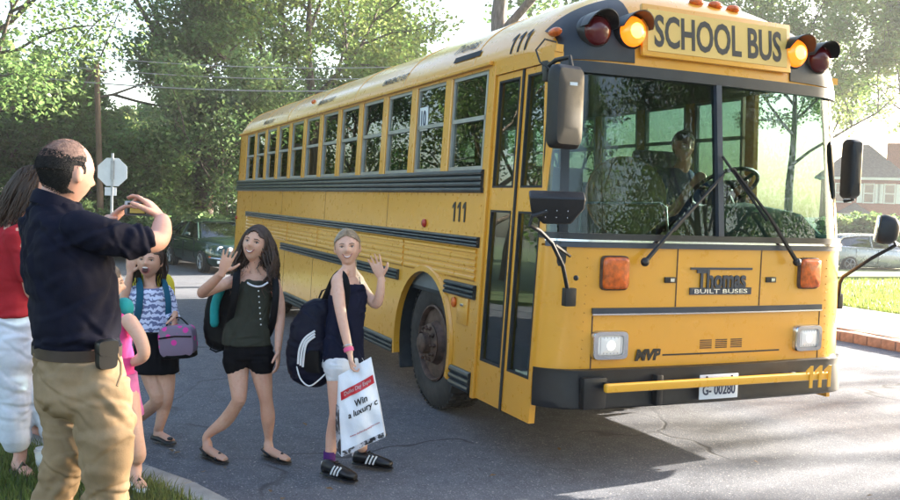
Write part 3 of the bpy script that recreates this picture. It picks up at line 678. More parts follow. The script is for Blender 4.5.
    # wheel arch lip, liner
    for wx, rr in ((WXF, AR), (WXR, AR+.03)):
        rg = []
        for k in range(25):
            a = R(-18+216*k/24); c, q = math.cos(a), math.sin(a)
            rg.append([SR(wx+(rr+d)*c, .52+(rr+d)*q, o, s) for d, o in ((-.012, -.03), (-.012, .022), (.03, .022), (.045, .002), (.03, -.002))])
        MB().loft(rg).build('wheel_arch', 'bus_yellow', bus, 40)
        lin = MB(); lin.shell(lambda u, v, o: SR(wx+(rr+.02+o)*math.cos(u), .52+(rr+.02+o)*math.sin(u), -.04-v, s), [R(-30+240*k/16) for k in range(17)], [0, .25, .5], .02); lin.build('wheel_well', 'interior_dark', bus, 60)
# panel seams and rivets (kerb side)
seam = MB()
for x in (-5.6, -4.25, -2.9): seam.prism([(x-.004, .45), (x+.004, .45), (x+.004, .95), (x-.004, .95)], lambda a, z, t: SR(a, z, t), .0015, -.001)
for x in (-7.8, -5.9, -3.9, -1.9): seam.prism([(x-.003, 1.395), (x+.003, 1.395), (x+.003, 1.70), (x-.003, 1.70)], lambda a, z, t: SR(a, z, t), .0015, -.001)
seam.build('panel_seam', 'rust', bus, 0)
rv = MB()
for x in np.arange(-8.9, 0, .14):
    for z in (1.412, 1.685): rv.ball(SR(x, z, .001), .0055, 6, 4)
for x in np.arange(-5.4, -1.5, .14): rv.ball(SR(x, .93, .001), .0055, 6, 4)
for z in np.arange(.35, 1.7, .09): rv.ball(SR(.028, z, .001), .005, 6, 4); rv.ball(SR(-.008, z, .001), .005, 6, 4)
for x in np.arange(.06, .85, .06): rv.ball(SR(x, 2.545, .003), .005, 6, 4)
for z in np.arange(.66, 1.36, .055):
    for h in (-.80, .80): rv.ball(FP(h, z, .001), .005, 6, 4)
tag(rv.build('rivets', 'bus_yellow', bus, 60), kind='stuff')
# roof
def rz(y):
    q = min(1, abs(y-BC)/1.158); return 2.60+.50*max(0, 1-q**2.35)**.56
YS = [BC+1.158*math.sin(t)*1.0 for t in np.linspace(-math.pi/2, math.pi/2, 49)]
rib = MB(); rib.grid(lambda x, y: (x, y, rz(y)), [-8.75, -7.2, -5.6, -4.2, -2.8, -1.4, 0.0, .2], YS)
rib.grid(lambda q, y: (-8.75-.25*math.sin(q), y, 2.60+(rz(y)-2.60)*(math.cos(q)*.92+.08 if q < 1.55 else .0)), [0, .4, .8, 1.2, 1.5, 1.57], YS)
rib.build('roof', 'bus_yellow', bus, 50)
for x in (-8.7, -7.3, -5.9, -4.5, -3.1, -1.7, -.3):
    MB().loft([[(x-.025, y, rz(y)-.01), (x-.02, y, rz(y)+.006), (x+.02, y, rz(y)+.006), (x+.025, y, rz(y)-.01)] for y in YS]).build('roof_bow', 'bus_yellow', bus, 40)
# front cap over the windscreen
ZW = 2.50
def CP(h, q, o=0.0):
    w = BC-sY(2.5); y = BC+h*w; H_ = max(.09, rz(BC+h*1.158)-ZW); z = ZW+q*H_
    x0 = fX(h)-.11; D = x0-.2; x = x0-.09*(z-ZW)-(D-.09*H_)*(1-max(0, 1-q**3.2)**(1/3.2))
    return np.array((x+o*.95, BC+h*(w+o), z+o*.25*q))
QS = [0, .12, .25, .4, .55, .68, .78, .86, .92, .96, .985, 1.0]
MB().grid(CP, HS, QS).build('front_cap', 'bus_yellow', bus, 60)
for h0, h1 in ((-.955, -.54), (.54, .955)):
    MB().shell(lambda h, q, o: CP(h, q, .004+o), np.linspace(h0, h1, 16), np.linspace(.05, .88, 10), .006).build('lamp_panel', 'bus_black', bus, 50)
# sign: plate, frame and lettering on the sloping cap
sc = CP(0, .5, .02); sc = np.array((CP(0, .36)[0]+.022, BC, ZW+.235)); sa = np.array((0, 1., 0)); su = nrm((-.10, 0, 1.)); sn = np.cross(sa, su)
srot = np.column_stack([sa, su, sn])
sg = MB().box(sc, (1.20, .325, .03), srot).build('sign_board', 'bus_yellow', bus, 30, .006)
MB().box(sc+sn*.0165, (1.13, .262, .006), srot).build('sign_face', 'sign_face', sg, 0)
text('lettering', 'SCHOOL BUS', sc+sn*.021, sa, su, 1.03, .205, 'letter_black', sg, .022)
# lamps
for y, lit in ((-.90, 0), (-.66, 1), (.66, 1), (.90, 0)):
    h = y/1.16; p = CP(h, .46 if abs(y) < .7 else .52, 0.0); p = np.array((p[0], p[1], 2.715 if abs(y) < .7 else 2.70)); d = np.array((1., .0, .0))
    lo = MB().lathe(p-d*.03, d, [(.001, 0), (.108, 0), (.112, .05), (.10, .075), (.095, .08)], 28).build('warning_lamp', 'bus_black', bus, 40)
    MB().lathe(p+d*.04, d, [(.094, 0), (.092, .02), (.075, .045), (.04, .062), (.001, .068)], 28).build('lens', 'amber_lit' if lit else 'red_lens_off', lo, 60)
    if lit: MB().lathe(p+d*.094, d, [(.05, 0), (.042, .014), (.02, .02), (.001, .021)], 20).build('bulb', 'amber_core', lo, 60)
    hd = MB(); hd.shell(lambda a, x, o: p+np.array((.03+x*(.45+.55*math.sin(a)**.8), (.106+o)*math.cos(a), (.106+o)*math.sin(a))), [R(8+164*k/20) for k in range(21)], [0, .05, .1, .14], .006)
    hd.build('hood', 'bus_black', lo, 50)
for px, py in ((708, 1), (727, 5), (745, 9)):
    q = .84; h = ((on_x(px, py, .86)[1])-BC)/1.16; p = CP(h, q, .012)
    MB().ball(p, (.03, .058, .028), 14, 8).build('clearance_lamp', 'amber_lens', bus, 60)
def roof_pt(px, py):          # where the view ray meets the roof
    d = ray(px, py); best = None
    for t in np.linspace(4, 16, 4000):
        p = CAM+d*t
        if abs(p[1]-BC) < 1.158 and p[2] <= rz(p[1]) and p[2] > 2.55: return p
    return CAM+d*6
p = roof_pt(314, 102); MB().ball(p, (.05, .03, .03), 12, 8).build('clearance_lamp', 'amber_lens', bus)
p = roof_pt(555, 32); MB().ball(p, (.07, .03, .028), 12, 8).build('clearance_lamp', 'amber_lens', bus)
MB().ball((-8.9, .2, 2.78), (.05, .03, .04), 12, 8).build('clearance_lamp', 'red_lens', bus)
# roof lettering on the curve
def rooftext(nm, txt, px, py, w, h, bold=0.0, m='letter_black'):
    p = roof_pt(px, py); y0 = p[1]
    me = text(nm, txt, (p[0], 0, 0), (1, 0, 0), (0, 0, 1), w, h, m, bus, bold, cuts=14)
    V = me.data; co = np.zeros(len(V.vertices)*3); V.vertices.foreach_get('co', co); co = co.reshape(-1, 3)
    # walk along the roof arc
    ys = np.linspace(BC-1.157, BC, 3000); zs = np.array([rz(y) for y in ys]); s_ = np.r_[0, np.cumsum(np.hypot(np.diff(ys), np.diff(zs)))]; s0 = np.interp(y0, ys, s_)
    sv = s0+co[:, 2]; co2 = np.c_[co[:, 0], np.interp(sv, s_, ys)-.006, np.interp(sv, s_, zs)+.003]
    V.vertices.foreach_set('co', co2.ravel()); V.update(); return me
rooftext('fleet_number', '111', 520, 43, .25, .17, .0)
rooftext('maker_script', 'Thomas', 469, 47, .42, .115, .01)
rooftext('maker_strip', '■', 468, 57.5, .46, .05)
rooftext('exit_lettering', 'EMERGENCY EXIT', 396, 80, .62, .06, .02)
rooftext('exit_lettering', 'EMERGENCY EXIT', 327, 101, .62, .06, .02)
rooftext('exit_lettering', 'EMERGENCY EXIT', 269, 122, .62, .06, .02)
text('fleet_number', '111', SR(-.37, 1.56, .003), (1, 0, 0), (0, .038, 1), .235, .145, 'letter_black', bus, .004)
# rear wall
MB().hexa([SR(-9.0, .42, 0), SR(-8.95, .42, 0), SR(-8.95, .42, 0, -1), SR(-9.0, .42, 0, -1), SR(-9.0, 2.62, 0), SR(-8.95, 2.62, 0), SR(-8.95, 2.62, 0, -1), SR(-9.0, 2.62, 0, -1)]).build('rear_wall', 'bus_yellow', bus, 0)
MB().box((-9.09, BC, .52), (.16, 2.4, .22)).build('rear_bumper', 'bumper_black', bus, 30, .02)
MB().ball(SR(-8.92, .52+.75, .012), (.03, .015, .03), 12, 8).build('side_lamp', 'red_lens', bus)
q = on_y(423, 223, .0); MB().lathe((q[0], sY(q[2])-.002, q[2]), (0, -1, 0), [(.034, 0), (.034, .012), (.022, .022), (.001, .024)], 14).build('side_lamp', 'red_lens', bus)
q = on_y(455, 302, .0); MB().lathe((q[0], sY(q[2])-.002, q[2]), (0, -1, 0), [(.038, 0), (.038, .01), (.03, .016), (.001, .018)], 16).build('reflector', 'amber_lens', bus)
MB().prism([(-.27, .76), (-.09, .76), (-.09, .95), (-.27, .95)], lambda x, z, t: SR(x, z, t), .010, .001).build('access_flap', 'bus_yellow', bus, 30, .008, 2)
q = SR(-.18, .90, .015); MB().box(q, (.05, .008, .02)).build('flap_latch', 'chrome', bus, 30, .003)
# ---------------------------------------------------------------- entrance door: two leaves with two panes each
MB().prism([(.042, .28), (.085, .28), (.085, 2.56), (.042, 2.56)], lambda x, z, t: SR(x, z, t), .012, -.06).build('door_jamb', 'bus_yellow', bus, 0, .006)
MB().prism([(.085, 2.50), (.86, 2.50), (.86, 2.56), (.085, 2.56)], lambda x, z, t: SR(x, z, t), .006, -.06).build('door_header', 'bus_yellow', bus, 0)
fw = .040
for (x0, x1) in ((.09, .468), (.488, .855)):
    leaf = MB(); 
    for a, b, c, d in ((x0, x0+fw, .29, 2.495), (x1-fw, x1, .29, 2.495), (x0+fw, x1-fw, .29, .555), (x0+fw, x1-fw, 1.585, 1.735), (x0+fw, x1-fw, 2.455, 2.495)):
        leaf.prism([(a, c), (b, c), (b, d), (a, d)], lambda x, z, t: SR(x, z, t), -.008, -.05)
    lo = leaf.build('door_leaf', 'bus_yellow', bus, 0)
    for c, d in ((.555, 1.585), (1.735, 2.455)):
        MB().prism([(x0+fw, c), (x1-fw, c), (x1-fw, d), (x0+fw, d)], lambda x, z, t: SR(x, z, t), -.026, -.032).build('pane', 'door_glass', lo, 0)
        g_ = MB(); e = .014
        for a, b, u, v in ((x0+fw, x1-fw, c, c+e), (x0+fw, x1-fw, d-e, d), (x0+fw, x0+fw+e, c+e, d-e), (x1-fw-e, x1-fw, c+e, d-e)):
            g_.prism([(a, u), (b, u), (b, v), (a, v)], lambda x, z, t: SR(x, z, t), -.006, -.025)
        g_.build('gasket', 'rubber', lo, 0)
MB().prism([(.466, .285), (.490, .285), (.490, 2.495), (.466, 2.495)], lambda x, z, t: SR(x, z, t), .002, -.04).build('door_seal', 'rubber', bus, 0)
MB().tube([SR(.70, .60, -.07), SR(.79, 1.50, -.09)], .012, 8).build('grab_rail', 'alu', bus)
# ---------------------------------------------------------------- front
ZF = np.linspace(.61, 1.385, 9)
MB().shell(lambda h, z, o: FP(h, z, -o), HS, ZF, .03).build('front_panel', 'bus_yellow', bus, 50)
HF = [h for h in HS if abs(h) <= .985]
for z0, z1, o, m, nm in ((.985, 1.018, .018, 'trim_blue', 'trim_strip'), (.975, .984, .022, 'chrome', 'trim_edge'), (1.385, 1.418, .02, 'trim_blue', 'windscreen_sill'), (1.419, 1.432, .026, 'chrome', 'sill_edge')):
    hh = [h for h in HS if abs(h) <= (.80 if nm.startswith('trim') else .99)]
    MB().shell(lambda h, z, q: FP(h, z, -.004+q), hh, [z0, z1], o).build(nm, m, bus, 40)
MB().shell(lambda h, z, q: FP(h, z, -.03+q), HS, [1.432, 1.47], .042).build('windscreen_frame', 'bus_black', bus, 40)
MB().shell(lambda h, z, q: FP(h, z, -.03+q), HS, [2.44, 2.51], .05).build('windscreen_frame', 'bus_black', bus, 40)
MB().shell(lambda h, z, q: FP(h, z, -.03+q), [-.018, 0, .018], np.linspace(1.47, 2.44, 4), .052).build('centre_pillar', 'trim_blue', bus, 40)
for s in (-1, 1):
    MB().shell(lambda h, z, q: FP(s*h, z, -.05+q), np.linspace(.905, .945, 4), np.linspace(1.47, 2.44, 4), .045).build('corner_post', 'bus_black', bus, 40)
    MB().shell(lambda h, z, q: FP(s*h, z, -.05+q), np.linspace(.992, 1.0, 3), np.linspace(1.40, 2.50, 4), .045).build('corner_post', 'bus_black' if s > 0 else 'bus_yellow', bus, 40)
    MB().shell(lambda h, z, q: FP(s*h, z, -.012+q), np.linspace(.018, .907, 18), np.linspace(1.468, 2.442, 5), .004).build('windscreen_pane', 'screen_glass', bus, 60)
    MB().shell(lambda h, z, q: FP(s*h, z, -.012+q), np.linspace(.943, .993, 8), np.linspace(1.468, 2.442, 5), .004).build('corner_pane', 'screen_glass', bus, 60)
    # headlamp with chrome bezel
    y = BC+s*.80; c0 = FY(y, .79, .0); n_ = n0 = nrm(FY(y, .79, .1)-c0); l_ = nrm(np.cross((0, 0, 1), n_)); rot = np.column_stack([l_, (0, 0, 1), n_])
    bz = MB(); wo, ho, wi, hi = .125, .090, .088, .060
    ring = []
    for k in range(32):
        a = 2*math.pi*(k+.5)/32; c, q = math.cos(a), math.sin(a); ex = 2/7
        ring.append((math.copysign(abs(c)**ex, c), math.copysign(abs(q)**ex, q)))
    bz.loft([[c0+rot @ np.array((w_*a, h_*b, d_)) for a, b in ring] for w_, h_, d_ in ((wo, ho, -.02), (wo, ho, .022), (wo*.95, ho*.94, .034), (wi*1.04, hi*1.05, .034), (wi, hi, .016))], caps=True)
    hl = bz.build('headlamp', 'chrome', bus, 45)
    MB().loft([[c0+rot @ np.array((w_*a, h_*b, d_)) for a, b in ring] for w_, h_, d_ in ((wi, hi, .012), (wi*.97, hi*.96, .024), (wi*.6, hi*.6, .032), (.001, .001, .034))], caps=True).build('lens', 'lamp_lit', hl, 60)
    MB().lathe(c0+n0*.030, n0, [(.034, 0), (.026, .006), (.001, .009)], 20).build('bulb', 'bulb_lit', hl, 60)
    for k in range(-3, 4): MB().box(c0+rot @ np.array((k*.024, 0, .0275)), (.0025, .105, .004), rot).build('flute', 'chrome', hl, 0)
    # turn signal
    c1 = FY(BC+s*.785, 1.232, 0.0); n_ = nrm(FY(BC+s*.785, 1.232, .1)-c1); rot2 = np.column_stack([nrm(np.cross((0, 0, 1), n_)), (0, 0, 1), n_])
    ts = MB().loft([[c1+rot2 @ np.array((w_*a, h_*b, d_)) for a, b in ring] for w_, h_, d_ in ((.098, .106, -.01), (.098, .106, .015), (.092, .1, .022))]).build('turn_signal', 'rust', bus, 45)
    MB().loft([[c1+rot2 @ np.array((w_*a, h_*b, d_)) for a, b in ring] for w_, h_, d_ in ((.090, .098, .015), (.088, .096, .036), (.07, .078, .046), (.001, .001, .048))]).build('lens', 'amber_lens', ts, 60)
# seams, latches, vent slots of the nose
for y in (BC-.92, .895, 1.575, BC+.92): MB().shell(lambda a, z, q: FY(y+a, z, -.001+q), [-.004, .004], [.64, .97] if abs(y-BC) > .6 else [1.02, 1.384], .0035).build('panel_seam', 'rust', bus, 0)
for y in (.842, 1.663):
    l0 = MB().box(FY(y, 1.19, .006), (.012, .085, .036)).build('latch', 'letter_black', bus, 30, .004); MB().box(FY(y+.012, 1.19, .0135), (.005, .03, .02)).build('latch_pin', 'chrome', l0, 0)
vt = MB()
for k in range(3):
    for j in range(5): vt.shell(lambda a, z, q: FY(1.10+k*.125+a, z, -.001+q), [0, .095], [.748+j*.0125, .755+j*.0125], .003)
vt.build('vent_slots', 'rust', bus, 0)
MB().shell(lambda y, z, q: FY(y, z, -.001+q), np.linspace(.815, 1.775, 8), [.712, .722], .004).build('pinstripe', 'letter_black', bus, 0)
text('nose_lettering', 'MVP', FY(.71, .722, .003), (-.02, 1, 0), (0, .22, 1), .19, .075, 'letter_black', bus, .06, .003)
text('maker_script', 'Thomas', FY(1.245, 1.195, .007), (0, 1, 0), (0, 0, 1), .40, .125, 'trim_blue', bus, .03, .008)
bd = MB().box(FY(1.245, 1.118, .004), (.006, .50, .045)).build('maker_badge', 'trim_blue', bus, 0)
text('badge_lettering', 'BUILT BUSES', FY(1.245, 1.118, .0085), (0, 1, 0), (0, 0, 1), .43, .028, 'chrome', bd, .02, .002)
MB().box(FY(1.245, 1.262, .005), (.007, .50, .014)).build('maker_bar', 'trim_blue', bus, 0)
# bumper, crossing bar, plate
BS = [h for h in HS if -.999 < h < .965]
bp = MB(); bp.shell(lambda h, z, q: FP(h, .6, (.004+q+(.02 if .42 < z < .58 else 0))*(1-.93*max(0, min(1, (abs(h)-.84)/.14))))*np.array((1, 1, 0))+np.array((0, 0, z)), BS, [.412, .425, .46, .60, .635, .648], .06); bp.build('bumper', 'bumper_black', bus, 35)
for y in (.27, .72): MB().box(FY(y, .5, .10)+np.array((0, 0, .02)), (.05, .16 if y < .5 else .05, .19)).build('bumper_bracket', 'bumper_black', bus, 30, .01)
xb = 1.235
MB().box((xb-.01, 1.15, .568), (.04, 1.75, .052)).build('crossing_bar', 'bar_yellow', bus, 30, .014, 3)
for y in (.33, 1.96): MB().box((xb-.06, y, .568), (.09, .03, .04)).build('bar_mount', 'bumper_black', bus, 30, .004)
pc = np.array((1.172, 1.165, .526)); pl = MB().box(pc, (.008, .305, .155)).build('number_plate', 'plate_white', bus, 30, .003)
text('plate_lettering', 'G- 00280', pc+(.0055, 0, -.018), (0, 1, 0), (0, 0, 1), .26, .066, 'plate_navy', pl, .02, .002)
for y in (-.1, .1): MB().lathe(pc+(.004, y, .062), (1, 0, 0), [(.009, 0), (.007, .004), (.001, .005)], 8).build('plate_bolt', 'letter_black', pl)
for k in range(3): text('numeral', '1', (xb+.0145, 1.845+.08*k, .568), (0, 1, 0), (0, 0, 1), .058, .145, 'bar_yellow', bus, .0, .006)
MB().ball(FY(1.80, .55, .10), (.03, .055, .035), 14, 8).build('tow_eye', 'plastic_black', bus)
# wipers
for (pa, pb, pe) in (((645, 262), (676, 226), (716, 184)), ((797, 262), (769, 216), (733, 168))):
    A, B, E = [on_x(*q, 1.055-rake(on_x(*q, 1.05)[2])*.9+.045) for q in (pa, pb, pe)]
    w = MB().tube([A, B, E], [.016, .013, .009], 6).build('wiper', 'plastic_black', bus)
    d = nrm(E-B); MB().tube([E-d*.42-np.array((.016, 0, .03)), E+d*.10-np.array((.016, 0, .0))], .010, 6).build('blade', 'rubber', w)
    MB().ball(A, .028, 10, 6).build('pivot', 'plastic_black', w)
# mirrors
def pill(c, ax, ay, az, w, h, d, ex=.45, n=24, steps=((0.55, -.5), (.9, -.38), (1, -.1), (1, .3), (.93, .5), (.80, .5))):
    rg = []
    for sc_, t in steps: rg.append([c+ax*w/2*sc_*math.copysign(abs(math.cos(a))**ex, math.cos(a))+ay*h/2*sc_*math.copysign(abs(math.sin(a))**ex, math.sin(a))+az*d*t for a in (2*math.pi*(k+.5)/n for k in range(n))])
    return MB().loft(rg)
def mirror(px, py, dep, w, h, yaw, d=.10):
    c = at(px, py, dep); az = nrm((math.cos(R(yaw)), math.sin(R(yaw)), 0)); ax = np.array((-az[1], az[0], 0)); ay = np.array((0, 0, 1.))
    o = pill(c, ax, ay, -az, w, h, d, .22).build('mirror', 'plastic_black', bus, 40)
    pill(c-az*d*.5, ax, ay, -az, w*.86, h*.9, .006).build('mirror_glass', 'chrome', o, 40); return c, o
c, o = mirror(566, 107, 5.02, .215, .465, 12)
b0 = at(548, 74, 5.25); MB().tube([b0, at(549, 66, 5.2), at(556, 60, 5.12), at(570, 57, 5.05), at(572, 70, 5.03)], .014, 8).build('mirror_arm', 'plastic_black', bus)
MB().box(b0, (.05, .05, .09)).build('arm_bracket', 'plastic_black', bus, 30, .008)
MB().tube([at(556, 42, 5.35), at(545, 39, 5.28), at(536, 50, 5.25), at(540, 62, 5.22), at(551, 70, 5.15)], .006, 6).build('heater_cable', 'rubber', bus)
text('mirror_sticker', '▬', at(570, 85, 5.02)+np.array((.055, -.012, 0)), (.2, .98, 0), (0, 0, 1), .05, .018, 'paper', bus)
c = at(556, 208, 4.95); az = nrm((.75, -.35, -.35)); ax = nrm(np.cross((0, 0, 1), az)); ay = np.cross(az, ax)
o = MB().prism([(-.155, .085), (.155, .085), (.150, .02), (.085, -.075), (-.070, -.080), (-.140, -.01)], lambda x, y, t: c+ax*x+ay*y-az*t, -.055, .05).build('cross_view_mirror', 'plastic_black', bus, 35, .018, 3)
pill(c-az*.052, ax, ay, -az, .26, .12, .01, .6).build('mirror_glass', 'chrome', o, 40)
bk = at(569, 297, 5.16); dots = MB()
for k in range(3):
    for j in (-1, 1): dots.ball(c+ax*(k-1)*.06+ay*(.02*j-.01)+az*.062, .004, 6, 4)
tag(dots.build('screws', 'chrome', o), kind='stuff')
MB().tube([c-ax*.05+az*.05, at(532, 216, 4.9), at(530, 225, 4.9), at(540, 231, 4.95), at(552, 243, 5.0), at(563, 266, 5.08), bk], .0125, 8).build('mirror_arm', 'plastic_black', bus)
MB().tube([at(555, 245, 5.02), at(570, 256, 5.16)], .010, 6).build('mirror_arm', 'plastic_black', bus)
MB().box(bk+(.0, 0, 0), (.05, .07, .105)).build('arm_bracket', 'plastic_black', bus, 30, .006)
MB().ball(at(576, 278, 5.1), .016, 8, 6).build('buffer', 'rubber', bus)
c, o = mirror(852, 169, 6.35, .09, .42, -10, .13)
MB().tube([at(846, 188, 6.4), at(853, 200, 6.4), at(844, 201, 6.45)], .014, 8).build('mirror_arm', 'plastic_black', bus)
c = at(888, 230, 6.1); az = nrm((.55, .6, -.1)); ax = nrm(np.cross((0, 0, 1), az)); ay = np.cross(az, ax)
o = pill(c, ax, ay, -az, .15, .20, .14, .7, 24, ((.25, -.5), (.65, -.42), (.93, -.2), (1, .1), (1, .3), (.9, .42))).build('cross_view_mirror', 'plastic_black', bus, 40)
pill(c-az*.07, ax, ay, -az, .13, .18, .012, .7).build('mirror_glass', 'chrome', o, 40)
MB().tube([at(838, 305, 6.5), at(840, 283, 6.45), at(843, 277, 6.4), at(872, 258, 6.2), at(896, 245, 6.1), c], .013, 8).build('mirror_arm', 'plastic_black', bus)
MB().box(at(838, 301, 6.5), (.05, .05, .11)).build('arm_bracket', 'plastic_black', bus, 30, .006)
# wheels
def wheel(x, s, dual=False):
    y0 = .075 if s > 0 else 2*BC-.075; d = np.array((0, -s, 0.)); c = np.array((x, y0, .51))
    w = MB().lathe(c, d, [(.30, -.28), (.47, -.28), (.505, -.25), (.51, -.20), (.51, -.06), (.50, -.02), (.47, .0), (.40, .012), (.33, .006), (.295, -.02), (.30, -.05)], 48).build('wheel', 'tyre', bus, 35)
    tr = MB()
    for k in range(60):
        a = 2*math.pi*k/60; u = np.array((math.cos(a), 0, math.sin(a))); t = np.array((-math.sin(a), 0, math.cos(a)))
        for q in (-.035, -.10, -.17, -.24): tr.box(c+u*.512+d*q, (.028, .045, .016), np.column_stack([t, d, u]))
    tag(tr.build('tread', 'tyre', w, 0), kind='stuff')
    out = .0 if not dual else -.14
    MB().lathe(c, d, [(.298, -.03), (.303, .004), (.29, .010), (.278, -.004), (.272, -.05), (.20, -.035+out*.3), (.175, -.03+out*.3), (.15, .02+out*.2), (.145, .03+out*.2)], 40).build('rim', 'rim', w, 35)
    hb = MB().lathe(c, d, [(.15, .02), (.155, .03), (.12, .045), (.085, .05), (.08, .10), (.06, .115), (.001, .118)], 30).build('hub', 'rim', w, 35)
    for k in range(10):
        a = 2*math.pi*k/10; MB().lathe(c+np.array((math.cos(a)*.125, 0, math.sin(a)*.125))+d*.036, d, [(.018, 0), (.018, .02), (.011, .024), (.011, .045), (.001, .046)], 6).build('lug_nut', 'rim', w, 20)
for s in (1, -1): wheel(WXF+.02, s); wheel(WXR, s, True)
# underbody
MB().box((-4.2, BC, .62), (9.4, 2.2, .16)).build('chassis', 'interior_dark', bus, 0)
MB().box((.45, BC+.25, .55), (1.0, 1.9, .2)).build('chassis_front', 'interior_dark', bus, 0)
for x in (WXF, WXR): MB().tube([(x, .2, .5), (x, 2.24, .5)], .07, 8).build('axle', 'interior_dark', bus)
# ---------------------------------------------------------------- inside
MB().box((-4.15, BC, .93), (9.6, 2.34, .04)).build('floor', 'interior_dark', bus, 0)
MB().grid(lambda x, y: (x, BC+(y-BC)*.95, rz(y)-.05), [-8.9, .2], YS).build('ceiling', 'interior_grey', bus, 50)
for s in (1, -1): MB().prism([(-8.9, .94), (.0, .94), (.0, 1.84), (-8.9, 1.84)], lambda x, z, t: SR(x, z, t, s), -.05, -.065).build('inner_lining', 'interior_grey', bus, 0)
st = None
for k in range(11):
    for yc in (.60, 1.84):
        x = -.75-.71*k
        if st is None:
            a = MB().box((x+.2, yc, 1.33), (.42, .95, .12)).build('seat', 'seat_vinyl', bus, 30, .03)
            MB().box((x-.05, yc, 1.62), (.10, .95, .66), np.array(Matrix.Rotation(R(-8), 3, 'Y'))).build('backrest', 'seat_vinyl', a, 30, .03); st = (a, x, yc)
            for dx in (.05, .38): MB().box((x+dx, yc, 1.11), (.03, .6, .34)).build('leg', 'interior_dark', a, 0)
        else:
            c = copy_tree(st[0], bus); c.location = (x-st[1], yc-st[2], 0)
MB().box((-.35, .62, 1.45), (.05, .85, .95)).build('barrier', 'interior_grey', bus, 30, .02)
MB().box((-.42, 1.86, 1.45), (.05, .8, .95)).build('barrier', 'interior_grey', bus, 30, .02)
# dashboard cowl, wheel, driver's seat
dc = MB(); rg = []
for y, zt in ((1.16, 1.50), (1.30, 1.66), (1.7, 1.70), (2.05, 1.66), (2.28, 1.50)): rg.append([(.98, y, 1.30), (.98, y, min(zt, 1.5)), (.90, y, zt-.03), (.72, y, zt), (.58, y, zt-.05), (.55, y, 1.30)])
dc.loft(rg).build('dashboard', 'cowl_green', bus, 60)
MB().box((.78, .60, 1.36), (.40, 1.05, .20)).build('front_shelf', 'interior_dark', bus, 30, .03)
swc = np.array((.46, 1.74, 1.80)); ax_ = nrm((-.55, 0, .83)); sw = MB()
u = nrm(np.cross(ax_, (0, 1, 0))); v = np.array((0, 1., 0))
sw.loft([[swc+(.245+.015*math.cos(b))*(u*math.cos(a)+v*math.sin(a))+ax_*.015*math.sin(b) for b in (2*math.pi*j/8 for j in range(8))] for a in (2*math.pi*k/40 for k in range(41))], caps=False)
so = sw.build('steering_wheel', 'plastic_black', bus, 60)
spk = MB()
for a in (R(30), R(150), R(270)): spk.tube([swc-ax_*.03, swc+.24*(u*math.cos(a)+v*math.sin(a))], .014, 6)
spk.build('spoke', 'plastic_black', so); MB().lathe(swc-ax_*.05, ax_, [(.05, 0), (.055, .03), (.03, .05), (.001, .052)], 16).build('boss', 'plastic_black', so); MB().tube([swc-ax_*.04, swc-ax_*.55], .03, 8).build('column', 'plastic_black', so)
ds = MB().box((-.05, 1.74, 1.33), (.5, .52, .14)).build('driver_seat', 'seat_vinyl', bus, 30, .04)
MB().box((-.30, 1.74, 1.72), (.12, .5, .75)).build('backrest', 'seat_vinyl', ds, 30, .04); MB().box((-.05, 1.74, 1.1), (.25, .25, .36)).build('pedestal', 'interior_dark', ds, 0)
# round straw-coloured disc and bent rail behind the kerb-side screen
dp = on_x(626, 197, .80); dsk = MB(); dsk.lathe(dp, nrm((.93, -.3, .18)), [(.001, -.05), (.22, -.045), (.262, -.02), (.268, 0), (.262, .02), (.21, .035), (.12, .045), (.001, .05)], 40)
dso = dsk.build('round_hanging', 'straw', None, 50); tag(dso, 'large round straw coloured disc behind the door-side windscreen pane', 'disc')
MB().tube([on_x(579, 236, .90), on_x(581, 207, .90), on_x(586, 203, .90), on_x(660, 203, .90), on_x(666, 207, .90), on_x(668, 236, .90)], .008, 8).build('guard_rail', 'alu', bus)
# notice card in a side window
q = on_y(424, 119, .07); MB().box(q, (.17, .004, .19)).build('window_card', 'paper', bus, 0)
text('card_lettering', '10', q+(0, -.004, 0), (1, 0, 0), (0, 0, 1), .10, .14, 'plate_navy', bus, .02)
